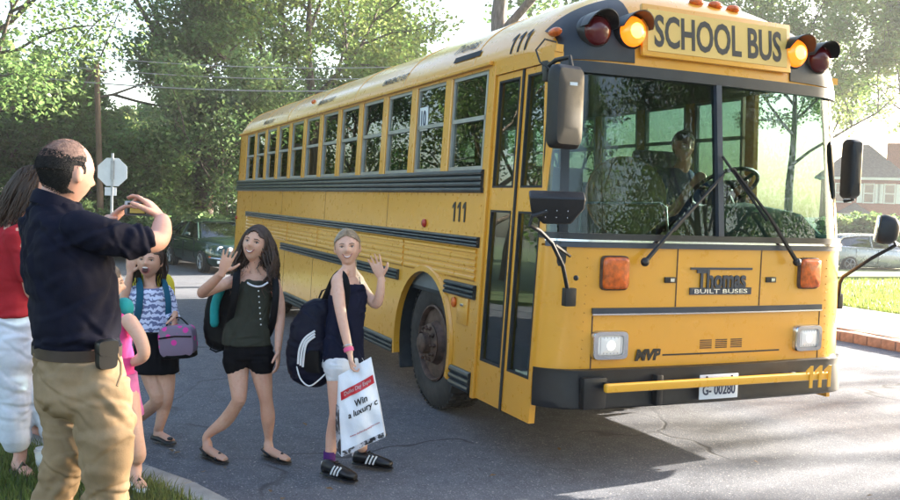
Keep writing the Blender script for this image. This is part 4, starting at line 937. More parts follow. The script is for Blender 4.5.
# ------------------------------------------------------------------ cars
paintcol = {}
mat('car_green', (.020, .052, .036), .16, .3, var=.1, coat=.8, vs=2)
mat('car_silver', (.50, .50, .50), .26, .6, var=.05, coat=.6, vs=2)
glass('car_glass', (.12, .15, .15), 1.52, .0, .10)
mat('alloy', (.40, .40, .42), .3, .8, var=.1)
emis('head_glass', (1, 1, 1), .006, (.65, .67, .68))
def car(label, paintm, kind):
    t = thing('parked_car' if kind == 'hatch' else 'sedan_car', (0, 0, 0), label, 'car', None)
    L = 4.75 if kind == 'sedan' else 4.35; W = .90 if kind == 'sedan' else .86
    if kind == 'sedan':
        S = [(2.38, .50, .32, .60, .02), (2.30, .66, .24, .70, .03), (2.1, .80, .20, .78, .04), (1.6, .88, .19, .86, .05), (.9, .90, .19, .93, .04), (-.2, .90, .19, .95, .02), (-1.2, .90, .19, .97, .02), (-1.9, .87, .22, .97, .02), (-2.25, .80, .28, .92, .01), (-2.37, .66, .38, .82, .0)]
        G = [(1.0, .72, .92), (.30, .60, 1.36), (-.15, .575, 1.42), (-.75, .57, 1.41), (-1.15, .58, 1.32), (-1.85, .66, .96)]
    else:
        S = [(2.17, .55, .34, .66, .01), (2.05, .70, .24, .76, .03), (1.7, .82, .20, .86, .03), (1.1, .86, .19, .95, .03), (0, .86, .19, .99, .02), (-1.2, .86, .19, 1.02, .02), (-1.8, .83, .22, 1.05, .01), (-2.1, .76, .32, 1.0, .0), (-2.17, .66, .42, .9, .0)]
        G = [(1.25, .72, .95), (.45, .60, 1.42), (-.1, .59, 1.50), (-.9, .58, 1.48), (-1.5, .60, 1.40), (-2.02, .68, 1.02)]
    def sec(x, w, zb, zs, cr):
        P = [(-w*.86, zb), (-w*.97, zb+.10), (-w, (zb+zs)/2), (-w*.985, zs-.12), (-w*.90, zs-.02), (-w*.5, zs+cr*.8), (0, zs+cr), (w*.5, zs+cr*.8), (w*.90, zs-.02), (w*.985, zs-.12), (w, (zb+zs)/2), (w*.97, zb+.10), (w*.86, zb)]
        return [(x, y, z) for y, z in P]
    bo = MB().loft([sec(*q) for q in S]).build('body', paintm, t, 50)
    # glasshouse: glass all round, painted roof and pillars a little proud of it
    def gsec(x, w, z, k): return [(x, -W*.94, .90), (x, -w-.03, z-.10), (x, -w*.86, z-.012), (x, -w*.4, z+.012*k), (x, w*.4, z+.012*k), (x, w*.86, z-.012), (x, w+.03, z-.10), (x, W*.94, .90)]
    MB().loft([gsec(x, w, max(z, .93), 1) for x, w, z in G]).build('window_glass', 'car_glass', t, 35)
    rf = MB().shell(lambda i, v, o: (G[i][0], G[i][1]*v*.99, G[i][2]+.012*(1-v*v)+.004+o-(.05 if abs(v) > .95 else 0)), [1, 2, 3, 4], np.linspace(-1, 1, 9), .014).build('roof', paintm, t, 50)
    for s in (-1, 1):
        pl = MB()
        for a, b, r_ in ((0, 1, .028), (4, 5, .05)): pl.tube([(G[a][0], s*(W*.90 if a in (0,) else G[a][1]+.01), .90 if a == 0 else G[a][2]-.03), (G[b][0], s*(G[b][1]+.01 if b == 1 else W*.88), G[b][2]-.03 if b == 1 else .95)], r_, 6)
        for x in ((G[2][0]-.25),): pl.tube([(x, s*W*.93, .93), (x-.04, s*(G[2][1]+.025), G[2][2]-.07)], .035, 6)
        pl.tube([(G[1][0], s*(G[1][1]+.025), G[1][2]-.05), (G[2][0], s*(G[2][1]+.03), G[2][2]-.05), (G[3][0], s*(G[3][1]+.03), G[3][2]-.05), (G[4][0], s*(G[4][1]+.025), G[4][2]-.05)], .025, 6)
        pl.build('pillar', paintm, t, 50)
        MB().tube([(S[3][0]-.5, s*W*.955, S[4][3]-.035), (-1.7, s*W*.945, .955)], .012, 6).build('waist_trim', 'chrome', t)
        mr = MB().ball((G[0][0]-.42, s*(W+.09), 1.02), (.07, .10, .065), 12, 8).build('door_mirror', paintm, t, 60)
        for x in (.02, -.95): MB().box((x, s*(W+.006), .80), (.16, .02, .025)).build('door_handle', 'chrome' if kind == 'sedan' else paintm, t, 30, .005)
        for x in (.85, -.12, -1.05): MB().box((x, s*(W*.995), .62), (.008, .02, .55)).build('door_gap', 'rubber', t, 0)
        for x in (1.42 if kind == 'sedan' else 1.30, -1.38 if kind == 'sedan' else -1.28):
            c = np.array((x, s*(W-.02), .31)); d = np.array((0, s, 0.))
            MB().lathe(c-d*.16, d, [(.001, 0), (.36, 0), (.36, .155), (.001, .156)], 28).build('wheel_well', 'rubber', t, 30)
            w = MB().lathe(c, d, [(.19, -.18), (.30, -.18), (.315, -.15), (.315, -.02), (.295, .022), (.23, .026), (.205, .015)], 28).build('wheel', 'tyre', t, 35)
            MB().lathe(c, d, [(.215, .0), (.22, .022), (.205, .026), (.19, .004), (.05, .010), (.03, .022), (.001, .024)], 24).build('rim', 'alloy', w, 30)
            sp = MB()
            for k in range(5):
                a = 2*math.pi*k/5; u = np.array((math.cos(a), 0, math.sin(a))); sp.tube([c+d*.02+u*.03, c+d*.022+u*.2], .022, 6)
            sp.build('spokes', 'alloy', w)
    f = S[1][0]
    if kind == 'sedan':
        for y, r_ in ((.60, .105), (.38, .085), (-.38, .085), (-.60, .105)):
            xx = f-.03-(.12 if abs(y) > .5 else .0); h = MB().lathe((xx-.05, y, .655), (1, 0, .12), [(r_+.012, 0), (r_+.014, .09), (r_, .10)], 24).build('headlamp', paintm, t, 40)
            MB().lathe((xx+.03, y, .665), (1, 0, .12), [(r_, 0), (r_*.9, .03), (r_*.5, .05), (.001, .055)], 24).build('lens', 'head_glass', h, 60)
        gr = MB().loft([[(2.36+d, .24*k*math.cos(a), .56+.13*k*math.sin(a)) for a in (2*math.pi*j/24 for j in range(24))] for k, d in ((1, -.1), (1, .03), (.9, .045), (.86, .02))]).build('grille', 'chrome', t, 40)
        gs = MB()
        for k in range(-5, 6): gs.box((2.392, k*.035, .56), (.01, .008, .2*math.sqrt(max(.02, 1-(k/6)**2))))
        gs.build('grille_bars', 'chrome', gr, 0); MB().box((2.378, 0, .56), (.01, .40, .18)).build('grille_back', 'rubber', gr, 30, .06)
        MB().tube([(2.05, -.84, .44), (2.32, -.62, .43), (2.40, -.3, .43), (2.40, .3, .43), (2.32, .62, .43), (2.05, .84, .44)], .028, 8).build('bumper_trim', 'chrome', t)
        for s in (-1, 1): MB().box((2.27, s*.60, .34), (.06, .22, .08)).build('fog_lamp', 'head_glass', t, 30, .02); MB().box((2.06, s*.85, .47), (.10, .03, .04)).build('side_marker', 'amber_lens', t, 30, .008)
        MB().box((2.335, 0, .33), (.06, .8, .10)).build('air_intake', 'rubber', t, 30, .02)
    else:
        for s in (-1, 1): MB().ball((-2.06, s*.70, .86), (.10, .13, .14), 12, 8).build('tail_lamp', 'red_lens', t); MB().ball((2.0, s*.62, .70), (.14, .16, .07), 12, 8).build('headlamp', 'head_glass', t)
        MB().box((-2.17, 0, .42), (.10, 1.4, .16)).build('rear_bumper', 'car_silver', t, 30, .04)
    return t
c1 = car('dark green sedan with four round headlamps waiting behind the bus', 'car_green', 'sedan')
def stand(c, px, py, ang):       # centre of the car over the point where the view ray meets the street
    p = gnds(px, py); x0 = p[0]; a = R(ang); sl = (GZ(x0+1.4*math.cos(a))-GZ(x0-1.4*math.cos(a)))/2.8
    c.location = (p[0], p[1], GZ(x0)); c.rotation_euler = (0, -math.atan(sl), a)
stand(c1, 214, 268, 10)
c2 = car('silver hatchback car beyond the lawn right of the bus', 'car_silver', 'hatch'); stand(c2, 868, 271, 72)

# ------------------------------------------------------------------ people
def skin(name, c):
    m, nt, b = nodes_of(name)
    f = noise(nt, 7, 4, .6); f2 = noise(nt, 45, 3, .6)
    cc = mixc(nt, ramp(nt, f, .35, .7), tuple(np.array(c)*np.array((.92, .84, .82))), c); cc = mixc(nt, ramp(nt, f2, .5, .8), cc, tuple(np.array(c)*np.array((.9, .78, .74))))
    nt.links.new(cc, b.inputs['Base Color']); b.inputs['Roughness'].default_value = .5; b.inputs['Specular IOR Level'].default_value = .35
    b.inputs['Subsurface Weight'].default_value = .12; b.inputs['Subsurface Radius'].default_value = (.012, .004, .002); b.inputs['Subsurface Scale'].default_value = .6
skin('skin_light', (.66, .405, .30)); skin('skin_pink', (.58, .33, .25)); skin('skin_tan', (.60, .36, .255))
def cloth(name, c, bs=.35, sc=140, rough=.85, var=.10): mat(name, c, rough, var=var, vs=9, bs=bs, bsc=sc, bd=.002, spec=.12)
cloth('navy_knit', (.0065, .007, .017)); cloth('khaki', (.29, .20, .118)); cloth('red_knit', (.36, .022, .030)); cloth('white_denim', (.64, .67, .74)); cloth('olive_cotton', (.040, .043, .032))
cloth('black_denim', (.006, .006, .008)); cloth('navy_cotton', (.009, .011, .028)); cloth('white_cotton', (.70, .71, .74)); cloth('hot_pink', (.80, .085, .30)); cloth('pink_print', (.72, .20, .42), var=.2)
cloth('teal_nylon', (.02, .30, .30), rough=.5); cloth('black_nylon', (.005, .005, .006), rough=.5); cloth('navy_nylon', (.007, .008, .020), rough=.5); cloth('blue_strap', (.012, .09, .15), rough=.55)
cloth('yellow_nylon', (.75, .62, .06), rough=.5); cloth('blue_shirt', (.03, .06, .14)); cloth('purple_sock', (.10, .03, .16))
mat('leather_brown', (.050, .026, .018), .45, var=.2); mat('leather_black', (.012, .011, .011), .4, var=.2); mat('shoe_black', (.011, .011, .013), .35, var=.15); mat('white_rubber', (.72, .72, .72), .5, var=.05)
mat('hair_dark', (.022, .013, .010), .62, var=.3, vs=30, bs=.5, bsc=60, stretch=(1, 1, .15)); mat('hair_brown', (.062, .031, .018), .58, var=.3, vs=30, bs=.5, bsc=60, stretch=(1, 1, .15))
mat('hair_blond', (.36, .25, .15), .42, var=.25, vs=40, bs=.5, bsc=80); mat('hair_short', (.016, .013, .012), .8, var=.35, vs=60, bs=.8, bsc=220); mat('hair_thin', (.26, .15, .115), .65, var=.3, vs=70, bs=.4, bsc=200, col2=(.10, .055, .042)); mat('hair_lightbrown', (.13, .075, .042), .45, var=.25, vs=30, bs=.5, bsc=70)
mat('eye_white', (.50, .49, .48), .2, var=.03); mat('iris', (.018, .012, .010), .15, var=.1); mat('teeth', (.78, .75, .70), .3, var=.03); mat('lips', (.40, .12, .11), .4, var=.1); mat('mouth_dark', (.06, .012, .014), .5)
mat('wrist_pink', (.85, .12, .28), .5); mat('phone_silver', (.30, .31, .33), .3, .6); emis('phone_screen', (.75, .55, .10), .02, (.3, .22, .05))
def stripes():
    m, nt, b = nodes_of('stripe_knit'); t = nt.nodes.new('ShaderNodeTexCoord'); w = nt.nodes.new('ShaderNodeTexWave'); w.wave_type = 'BANDS'; w.bands_direction = 'Z'
    w.inputs['Scale'].default_value = 8.5; w.inputs['Distortion'].default_value = 5.0; w.inputs['Detail'].default_value = 1.0; w.inputs['Detail Scale'].default_value = 5.0
    nt.links.new(t.outputs['Object'], w.inputs['Vector']); c = mixc(nt, ramp(nt, w.outputs['Fac'], .30, .46), (.13, .15, .28), (.58, .62, .78)); nt.links.new(c, b.inputs['Base Color']); b.inputs['Roughness'].default_value = .85
    bump(nt, b, noise(nt, 120), .3, .002)
stripes()
def stars():
    m, nt, b = nodes_of('pink_grey_print'); t = nt.nodes.new('ShaderNodeTexCoord'); v = nt.nodes.new('ShaderNodeTexVoronoi'); v.inputs['Scale'].default_value = 17; v.inputs['Randomness'].default_value = .7
    nt.links.new(t.outputs['Object'], v.inputs['Vector']); c = mixc(nt, ramp(nt, v.outputs['Distance'], .28, .34), (.70, .04, .32), (.20, .15, .22)); nt.links.new(c, b.inputs['Base Color']); b.inputs['Roughness'].default_value = .7; bump(nt, b, noise(nt, 120), .3, .002)
stars()
def pattern_bw():
    m, nt, b = nodes_of('bag_print'); f = noise(nt, 24, 4, .6); nt.links.new(mixc(nt, ramp(nt, f, .48, .55), (.02, .02, .025), (.45, .45, .5)), b.inputs['Base Color']); b.inputs['Roughness'].default_value = .4
pattern_bw()
mat('plastic_film', (.74, .77, .83), .32, var=.04, vs=8, bs=.5, bsc=14, bd=.01); mat('film_red', (.55, .012, .03), .35, var=.08)

def facing(yaw): return -FWH*math.cos(R(yaw))+RTH*math.sin(R(yaw))
def left_of(f): return nrm(np.cross((0, 0, 1), f))
def spline(pts, k=4):
    """smooth path through joints (positions with radius as 4th value)"""
    P = [np.array(p, float) for p in pts]; P = [P[0]]+P+[P[-1]]; out = []
    for i in range(1, len(P)-2):
        for j in range(k):
            t = j/k; a, b, c, d = P[i-1:i+3]
            out.append(.5*((2*b)+(-a+c)*t+(2*a-5*b+4*c-d)*t*t+(-a+3*b-3*c+d)*t**3))
    return out+[P[-2]]
def limb(mb, pts, n=14, k=4):
    q = spline(pts, k); mb.tube([p[:3] for p in q], [p[3] for p in q], n, True)
def torso(mb, rows, f, n=24, ex=.85):
    l = left_of(f); rg = []
    for c, hw, hd in rows:
        rg.append([np.array(c)+l*hw*math.copysign(abs(math.cos(a))**ex, math.cos(a))+f*hd*math.copysign(abs(math.sin(a))**ex, math.sin(a)) for a in (2*math.pi*k/n for k in range(n))])
    mb.loft(rg)
def rows_sm(rows, k=3):
    q = spline([(*c, hw, hd) for c, hw, hd in rows], k); return [(p[:3], p[3], p[4]) for p in q]
def hand(mb, wrist, d, n, side, k=1.0, curl=.25, spread=.10):
    """palm, four unequal fingers and a thumb; d points to the fingertips, n out of the palm"""
    wrist = np.array(wrist); d = nrm(d); n = nrm(np.array(n)-d*(np.array(n)@d)); l = np.cross(d, n)*side     # thumb side = +l
    rg = []
    for t, w, h in ((-.03, .024, .019), (.0, .025, .018), (.03, .034, .017), (.06, .040, .016), (.085, .040, .013), (.098, .034, .009)):
        c = wrist+d*t*k; rg.append([c+l*w*k*math.cos(a)+n*h*k*math.sin(a) for a in (2*math.pi*j/12 for j in range(12))])
    mb.loft(rg)
    for i, (off, L) in enumerate(((.032, .074), (.011, .083), (-.011, .077), (-.031, .060))):
        p = wrist+d*.082*k+l*off*k; a = -.05; dd = nrm(d+l*off*spread*40*.5); pts = [(*p, .0085*max(k, .9))]
        for s_, sh in enumerate((.45, .32, .25)):
            a += curl*(.7+.4*s_); v = dd*math.cos(a)+n*math.sin(a); p = p+v*L*k*sh; pts.append((*p, (.0080, .0073, .0060)[s_]*max(k, .9)))
        mb.tube([q[:3] for q in pts], [q[3] for q in pts], 8, True)
    p = wrist+d*.022*k+l*.026*k; v = nrm(d*.62+l*.75+n*.25); pts = [(*p, .0125*k)]
    for sh, rr in ((.036, .0115), (.030, .010), (.022, .008)):
        p = p+v*sh*k; v = nrm(v+d*.28+n*curl*.4); pts.append((*p, rr*k))
    mb.tube([q[:3] for q in pts], [q[3] for q in pts], 8, True)
class Head:
    def __init__(s, c, f, H, tilt=0.0, upv=(0, 0, 1)):
        s.c = np.array(c, float); s.H = H; s.f = nrm(f); u = nrm(upv); l = nrm(np.cross(u, s.f)); s.u = nrm(np.cross(s.f, l)); s.l = l
        if tilt:
            ct, st_ = math.cos(R(tilt)), math.sin(R(tilt)); s.l, s.u = l*ct+s.u*st_, s.u*ct-l*st_
    def loc(s, x, y, z): return s.c+s.H*(s.l*x+s.f*y+s.u*z)
    @staticmethod
    def shape(sx, sy, sz, face=True):
        x, y, z = .345*sx, .41*sy, .5*sz
        if z < 0:
            t = -z/.5; x *= 1-.32*t**1.7; y *= (1-.50*t**1.1) if y < 0 else (1-.10*t)
        elif y < 0: y *= 1.12
        if z > 0: x *= 1+.04*math.sin(min(z, .4)*7)
        if face and y > 0:
            e = math.exp
            y += .112*e(-(x/.065)**2-((z+.10)/.060)**2)+.055*e(-(x/.045)**2-((z-.0)/.10)**2)
            y -= .045*e(-((abs(x)-.135)/.065)**2-((z-.015)/.05)**2)
            y += .014*e(-((z-.10)/.04)**2-(x/.22)**2)+.018*e(-(x/.11)**2-((z+.25)/.05)**2)-.012*e(-(x/.13)**2-((z+.335)/.03)**2)+.030*e(-(x/.12)**2-((z+.42)/.07)**2)
            y += .014*e(-((abs(x)-.19)/.08)**2-((z+.14)/.08)**2)
        return x, y, z
    def mesh(s, mb, n=48, m=40):
        rg = []
        for i in range(m+1):
            th = math.pi*(.01+.98*i/m); ring = []
            for j in range(n):
                ph = 2*math.pi*j/n; ring.append(s.loc(*s.shape(math.sin(th)*math.sin(ph), math.sin(th)*math.cos(ph), -math.cos(th))))
            rg.append(ring)
        mb.loft(rg)
        for sd_ in (-1, 1):      # ears
            mb.ball(s.loc(sd_*.352, -.03, -.03), np.array((.035, .075, .125))*s.H, 12, 8, np.column_stack([s.l, s.f, s.u]))
    def surf(s, x, z, o=0.0):
        sz = max(-.99, min(.99, z/.5)); kx = .345*(1-.32*max(0, -sz)**1.7); sx = max(-1, min(1, x/kx)); sy = math.sqrt(max(0, 1-sx*sx-sz*sz)); q = s.shape(sx, sy, sz); return s.loc(x, q[1]+o, z)
    def features(s, t, mouth='smile', brow='hair_dark', iris='iris', eyes=True):
        rot = np.column_stack([s.l, s.f, s.u]); H = s.H
        if eyes:
            for sd_ in (-1, 1):
                e = MB().ball(s.surf(sd_*.135, .015, -.012), np.array((.050, .03, .022))*H, 14, 8, rot).build('eye', 'eye_white', t, 60)
                MB().ball(s.surf(sd_*.135, .015, .010), np.array((.025, .012, .023))*H, 12, 8, rot).build('iris', iris, e, 60)
                MB().tube([s.surf(sd_*.195, .030, .012), s.surf(sd_*.135, .048, .012), s.surf(sd_*.080, .022, .012)], .0075*H, 6, True).build('lid_shadow', brow, e, 60)  # dark line over the eye: upper lid shadow put into its colour
                MB().tube([s.surf(sd_*.21, .085, .008), s.surf(sd_*.15, .11, .010), s.surf(sd_*.075, .095, .010)], [.005*H, .010*H, .009*H], 6, True).build('eyebrow', brow, t, 60)
        if mouth == 'smile':
            li = MB().tube([s.surf(x, -.275+.75*(x*x/.13), .004) for x in np.linspace(-.13, .13, 9)], [H*(.010+.020*(1-(x/.135)**2)) for x in np.linspace(-.13, .13, 9)], 8, True, 1.0).build('lips', 'lips', t, 60)
            MB().tube([s.surf(x, -.268+.75*(x*x/.13), .018) for x in np.linspace(-.085, .085, 9)], [H*(.004+.012*(1-(x/.09)**2)) for x in np.linspace(-.085, .085, 9)], 8, True, 1.0).build('teeth', 'teeth', li, 60)
        elif mouth == 'open':
            li = MB().ball(s.surf(0, -.27, .0), np.array((.120, .035, .115))*H, 16, 10, rot).build('lips', 'lips', t, 60)
            MB().ball(s.surf(0, -.272, .014), np.array((.095, .032, .090))*H, 16, 10, rot).build('mouth', 'mouth_dark', li, 60)
            MB().ball(s.surf(0, -.205, .030), np.array((.075, .018, .022))*H, 12, 8, rot).build('teeth', 'teeth', li, 60)
    def cap(s, t, region, material, infl=.035, name='hair', n=64, m=52, jit=0.0, seed=1):
        g = np.random.default_rng(seed); V = []; F = []; N = {}
        for i in range(m+1):
            th = math.pi*(.012+.976*i/m)
            for j in range(n):
                ph = 2*math.pi*j/n; x, y, z = s.shape(math.sin(th)*math.sin(ph), math.sin(th)*math.cos(ph), -math.cos(th), False); k = 1+infl*2.4+g.normal()*jit
                V.append((x*k, y*k, z*k if z > 0 else z))
        for i in range(m):
            for j in range(n):
                q = (i*n+j, i*n+(j+1) % n, (i+1)*n+(j+1) % n, (i+1)*n+j); c = np.mean([V[a] for a in q], 0)
                if region(*c): F.append(q)
        used = sorted({a for f in F for a in f}); mp = {a: k for k, a in enumerate(used)}; nu = len(used)
        P = [s.loc(*V[a]) for a in used]+[s.loc(*(np.array(V[a])*.90)) for a in used]; FF = []; ed = {}
        for f in F:
            g_ = [mp[a] for a in f]; FF.append(tuple(g_)); FF.append(tuple(nu+a for a in reversed(g_)))
            for a, b in zip(g_, g_[1:]+g_[:1]): ed[(a, b)] = ed.get((a, b), 0)+1
        for (a, b) in ed:
            if (b, a) not in ed: FF.append((b, a, nu+a, nu+b))
        mb = MB(); mb.add(P, FF); return mb.build(name, material, t, 70)
    def combed(s, t, material, N, a_fn, b_fn, seed=4, rad=.0022, infl=1.10, name='combed_hair', lift=.0):
        """fine strands laid over the skull from direction a to direction b"""
        g = np.random.default_rng(seed); mb = MB()
        for k in range(N):
            a = nrm(a_fn(g)); b = nrm(b_fn(g, a)); pts = []
            for i in range(8):
                u = i/7; v = nrm(a*(1-u)+b*u); x, y, z = s.shape(*v, False); q = infl+g.normal()*.006+lift*math.sin(math.pi*u); pts.append(s.loc(x*q, y*q, z*q if z > 0 else z))
            mb.tube(pts, [rad*.5]+[rad]*6+[rad*.4], 4)
        return mb.build(name, material, t, 80)
    def stubble(s, t, material, N, region, seed=6, L=.0045, rad=.0009, name='short_hair'):
        g = np.random.default_rng(seed); mb = MB(); k = 0
        while k < N:
            v = nrm(g.normal(size=3)); q = s.shape(*v, False)
            if not region(*q): continue
            k += 1; p = s.loc(*(np.array(q)*1.02)); o = nrm(p-s.c); d = nrm(o*.35-s.u*.6-s.f*.7+g.normal(size=3)*.25); mb.tube([p, p+d*L*.6+o*L*.2, p+d*L*1.2], [rad, rad, rad*.4], 3)
        return mb.build(name, material, t, 80)
    def strands(s, t, material, N, L, region, seed=3, rad=.008, wave=.012, name='hair_strands', out=.5, down=(0, 0, -1), lay=.02):
        g = np.random.default_rng(seed); mb = MB(); k = 0; down = nrm(down)
        while k < N:
            v = nrm(g.normal(size=3)); x, y, z = s.shape(*v, False)
            if not region(x, y, z): continue
            k += 1; p = s.loc(x*1.06, y*1.06, z*1.06); o = nrm(s.l*v[0]+s.f*min(v[1], .1)+s.u*.15*v[2]); o = nrm(o-down*(o@down)); pts = []; st_ = 9; ln = L*g.uniform(.8, 1.1); ph = g.uniform(0, 6.28); drop = 0
            hp = (p-s.c)@(-down)
            for i in range(st_+1):
                tt = i/st_; w = wave*tt*math.sin(ph+tt*9); w2 = wave*tt*math.cos(ph*1.7+tt*8)
                pts.append(p+down*ln*tt+o*(out*s.H*.16*math.sin(min(1, tt*2.2)*1.57)+lay)+s.l*w+s.f*w2)
            mb.tube(pts, [rad*(1-.75*(i/st_)**2) for i in range(st_+1)], 5)
        return mb.build(name, material, t, 80)
def shoe(mb, heel, toe, w=.036, h=.06, z0=None):
    heel = np.array(heel); toe = np.array(toe); d = toe-heel; l = nrm(np.cross((0, 0, 1), d)); rg = []
    for t, ww, hh in ((-.06, .5, .6), (.0, .85, 1.0), (.15, .95, 1.05), (.35, .9, 1.0), (.55, 1.05, .82), (.78, 1.12, .62), (.94, .85, .5), (1.02, .45, .38)):
        c = heel+d*t; rg.append([c+l*w*ww*math.cos(a)+np.array((0, 0, h*hh*(.5+.5*math.sin(a)))) for a in (2*math.pi*j/14 for j in range(14))])
    mb.loft(rg)
def foot_skin(mb, ankle, heel, toe, r=.030):
    heel = np.array(heel); toe = np.array(toe); d = toe-heel; l = nrm(np.cross((0, 0, 1), d)); rg = []
    for t, ww, hh in ((-.02, .6, .05), (.06, .8, .065), (.3, .8, .06), (.6, 1.0, .045), (.82, 1.1, .032), (.97, .8, .022)):
        c = heel+d*t+np.array((0, 0, .008)); rg.append([c+l*r*ww*math.cos(a)+np.array((0, 0, hh*(.5+.5*math.sin(a)))) for a in (2*math.pi*j/12 for j in range(12))])
    mb.loft(rg); a = np.array(ankle); mb.tube([a, a*.5+(heel+d*.18+np.array((0, 0, .04)))*.5, heel+d*.16+np.array((0, 0, .035))], [r*1.0, r*1.02, r*1.0], 12, True)
def strap(pts, w, th, nm, m, parent, flatdir=None):
    q = spline([(*p, 1.0) for p in pts], 4); return MB().tube([p[:3] for p in q], w, 10, False, th/w, flatdir).build(nm, m, parent, 60)
def Jf(D):
    def J(px, py, dd=0.0, r=None):
        p = at(px, py, D+dd); return (*p, r) if r is not None else p
    return J
UPV = np.array((0, 0, 1.))
def trap(mb, neck, sl, sr, r=.032):       # slope of the shoulders from the neck
    for q in (sl, sr): mb.tube([np.array(neck)+UPV*.02, np.array(neck)*.55+np.array(q)*.45+UPV*.004, np.array(q)], [r*.9, r, r*1.1], 12, True)
# ---- girl in the olive top, waving, teal backpack -------------------------------------------------
def green_girl():
    D = dep_of(gnd(246, 459)); J = Jf(D); f = facing(8); l = left_of(f)
    t = thing('person', gnd(246, 459), 'smiling girl in olive camisole and black shorts waving her raised hand', 'person')
    b = MB(); hd = Head(J(256, 244.5), nrm(facing(-8)+UPV*.22), .222, -10); hd.mesh(b)
    limb(b, [J(256, 256, .0, .042), J(256, 266, .02, .040), J(257, 275, .03, .05)])
    torso(b, rows_sm([(J(247, 352, .02), .125, .085), (J(248, 330, .02), .112, .078), (J(250, 312, .02), .105, .075), (J(254, 292, .02), .115, .08), (J(256, 281, .03), .125, .07), (J(257, 274, .03), .07, .05)]), f)
    limb(b, [J(239, 279, .03, .042), J(220, 286, -.05, .036), J(202, 293, -.10, .033), J(211, 284, -.19, .030), J(222, 273, -.26, .023)])
    w = J(222.5, 272, -.265); hand(b, w, J(229, 254, -.27)-w, -FWH*.9+RTH*.3, 1, .90, .08, .26)
    limb(b, [J(273, 281, .03, .040), J(279, 300, .02, .034), J(280, 318, -.01, .031), J(279, 335, -.05, .026), J(278, 350, -.08, .021)])
    w = J(278, 351, -.085); hand(b, w, J(278, 366, -.10)-w, -RTH, -1, .86, .30)
    aL = gnd(207, 455)+UPV*.075; aR = gnd(268, 456)+UPV*.075
    limb(b, [J(238, 355, .02, .078), J(238, 375, .0, .064), J(239, 397, -.04, .047), J(236, 405, -.02, .041), J(225, 421, .04, .044), (*(aL+UPV*.05), .026), (*aL, .028)])
    limb(b, [J(259, 355, .02, .078), J(262, 375, .01, .063), J(265, 394, .0, .046), J(266.5, 403, .01, .041), J(268, 418, .03, .044), (*(aR+UPV*.05), .026), (*aR, .028)])
    foot_skin(b, aL, gnd(204, 455), gnd(226, 463)); foot_skin(b, aR, gnd(265, 456), gnd(289, 463))
    trap(b, J(256, 266, .025), J(239, 277, .03), J(273, 279, .03)); remeshed(b, 'body', .0042, 'skin_tan', t, 2)
    c = MB(); torso(c, rows_sm([(J(247, 344, .015), .152, .115), (J(247, 330, .015), .140, .105), (J(250, 312, .02), .116, .09), (J(254, 295, .02), .122, .092), (J(255, 285, .015), .105, .088), (J(255, 280, .005), .075, .075)], 4), f)
    remeshed(c, 'camisole', .006, 'olive_cotton', t, 3, .5, creases(4, .006, 60, .008, .07, (1, 1, .35), .003))
    for k in range(7): MB().ball(J(258.5+.4*k, 291+5.6*k, -.085-.004*k), .005, 8, 6).build('button', 'white_rubber', t)
    strap([J(246, 281.5, -.068), J(250, 284.5, -.083), J(256, 286.5, -.088), J(262, 286, -.086), J(268, 282.5, -.07)], .006, .004, 'undershirt_edge', 'white_cotton', t, -FWH)
    c = MB(); torso(c, rows_sm([(J(247, 340, .02), .132, .098), (J(247, 350, .02), .140, .102), (J(248, 358, .02), .136, .098)], 2), f)
    limb(c, [J(238, 350, .02, .088), J(237, 363, .01, .087)]); limb(c, [J(259, 350, .02, .088), J(261, 363, .01, .086)])
    remeshed(c, 'shorts', .006, 'black_denim', t, 3, .5, creases(5, .004, 30, .007, .05))
    hr = lambda x, y, z: (z > .19 and y < .36) or (y < .16 and z > -.12) or (y < .0 and z > -.35)
    hd.cap(t, hr, 'hair_brown', .045, jit=.006); rg = lambda x, y, z: y < .14 and z > -.25 and (abs(x) > .15 or y < -.1 or z > .2)
    hd.combed(t, 'hair_brown', 420, lambda g: (g.normal()*.04, g.uniform(-.6, .78), 1.0), lambda g, a: (math.copysign(1, g.normal()), -.15+g.normal()*.25-.2*(a[1] < 0), -.25+g.normal()*.12), 4, .0028, 1.115); hd.strands(t, 'hair_brown', 620, .275, rg, 5, .0048, .030, out=.95, lay=.008); hd.features(t, 'smile')
    for (h_, e_), nm in (((gnd(204, 455), gnd(226, 463)), 'flat_shoe'), ((gnd(265, 456), gnd(289, 463)), 'flat_shoe')):
        h_ = np.array(h_); e_ = np.array(e_); d = e_-h_; s_ = MB(); shoe(s_, h_-d*.03, e_+d*.02, .037, .016); so = s_.build(nm, 'leather_black', t, 60)
        lt = nrm(np.cross(UPV, d)); MB().tube([h_+d*.72+lt*.034+UPV*.012, h_+d*.70+UPV*.044, h_+d*.72-lt*.034+UPV*.012], .011, 6).build('bow', 'leather_black', so)
        MB().tube([h_+d*.35+lt*.034+UPV*.02, h_-d*.03+lt*.022+UPV*.045, h_-d*.06+UPV*.05, h_-d*.03-lt*.022+UPV*.045, h_+d*.35-lt*.034+UPV*.02], .008, 6).build('heel_strap', 'leather_black', so)
    # backpack
    bp = thing('backpack', J(222, 318, .15), 'teal and black backpack worn by the girl in olive', 'backpack')
    c = MB(); torso(c, rows_sm([(J(233, 350, .17), .12, .07), (J(229, 343, .17), .155, .10), (J(229, 322, .17), .165, .10), (J(231, 300, .17), .155, .09), (J(234, 284, .16), .125, .06), (J(236, 279, .16), .08, .03)], 3), facing(-20))
    remeshed(c, 'pack', .008, 'black_nylon', bp, 3, .5, creases(9, .005, 30, .01, .08))
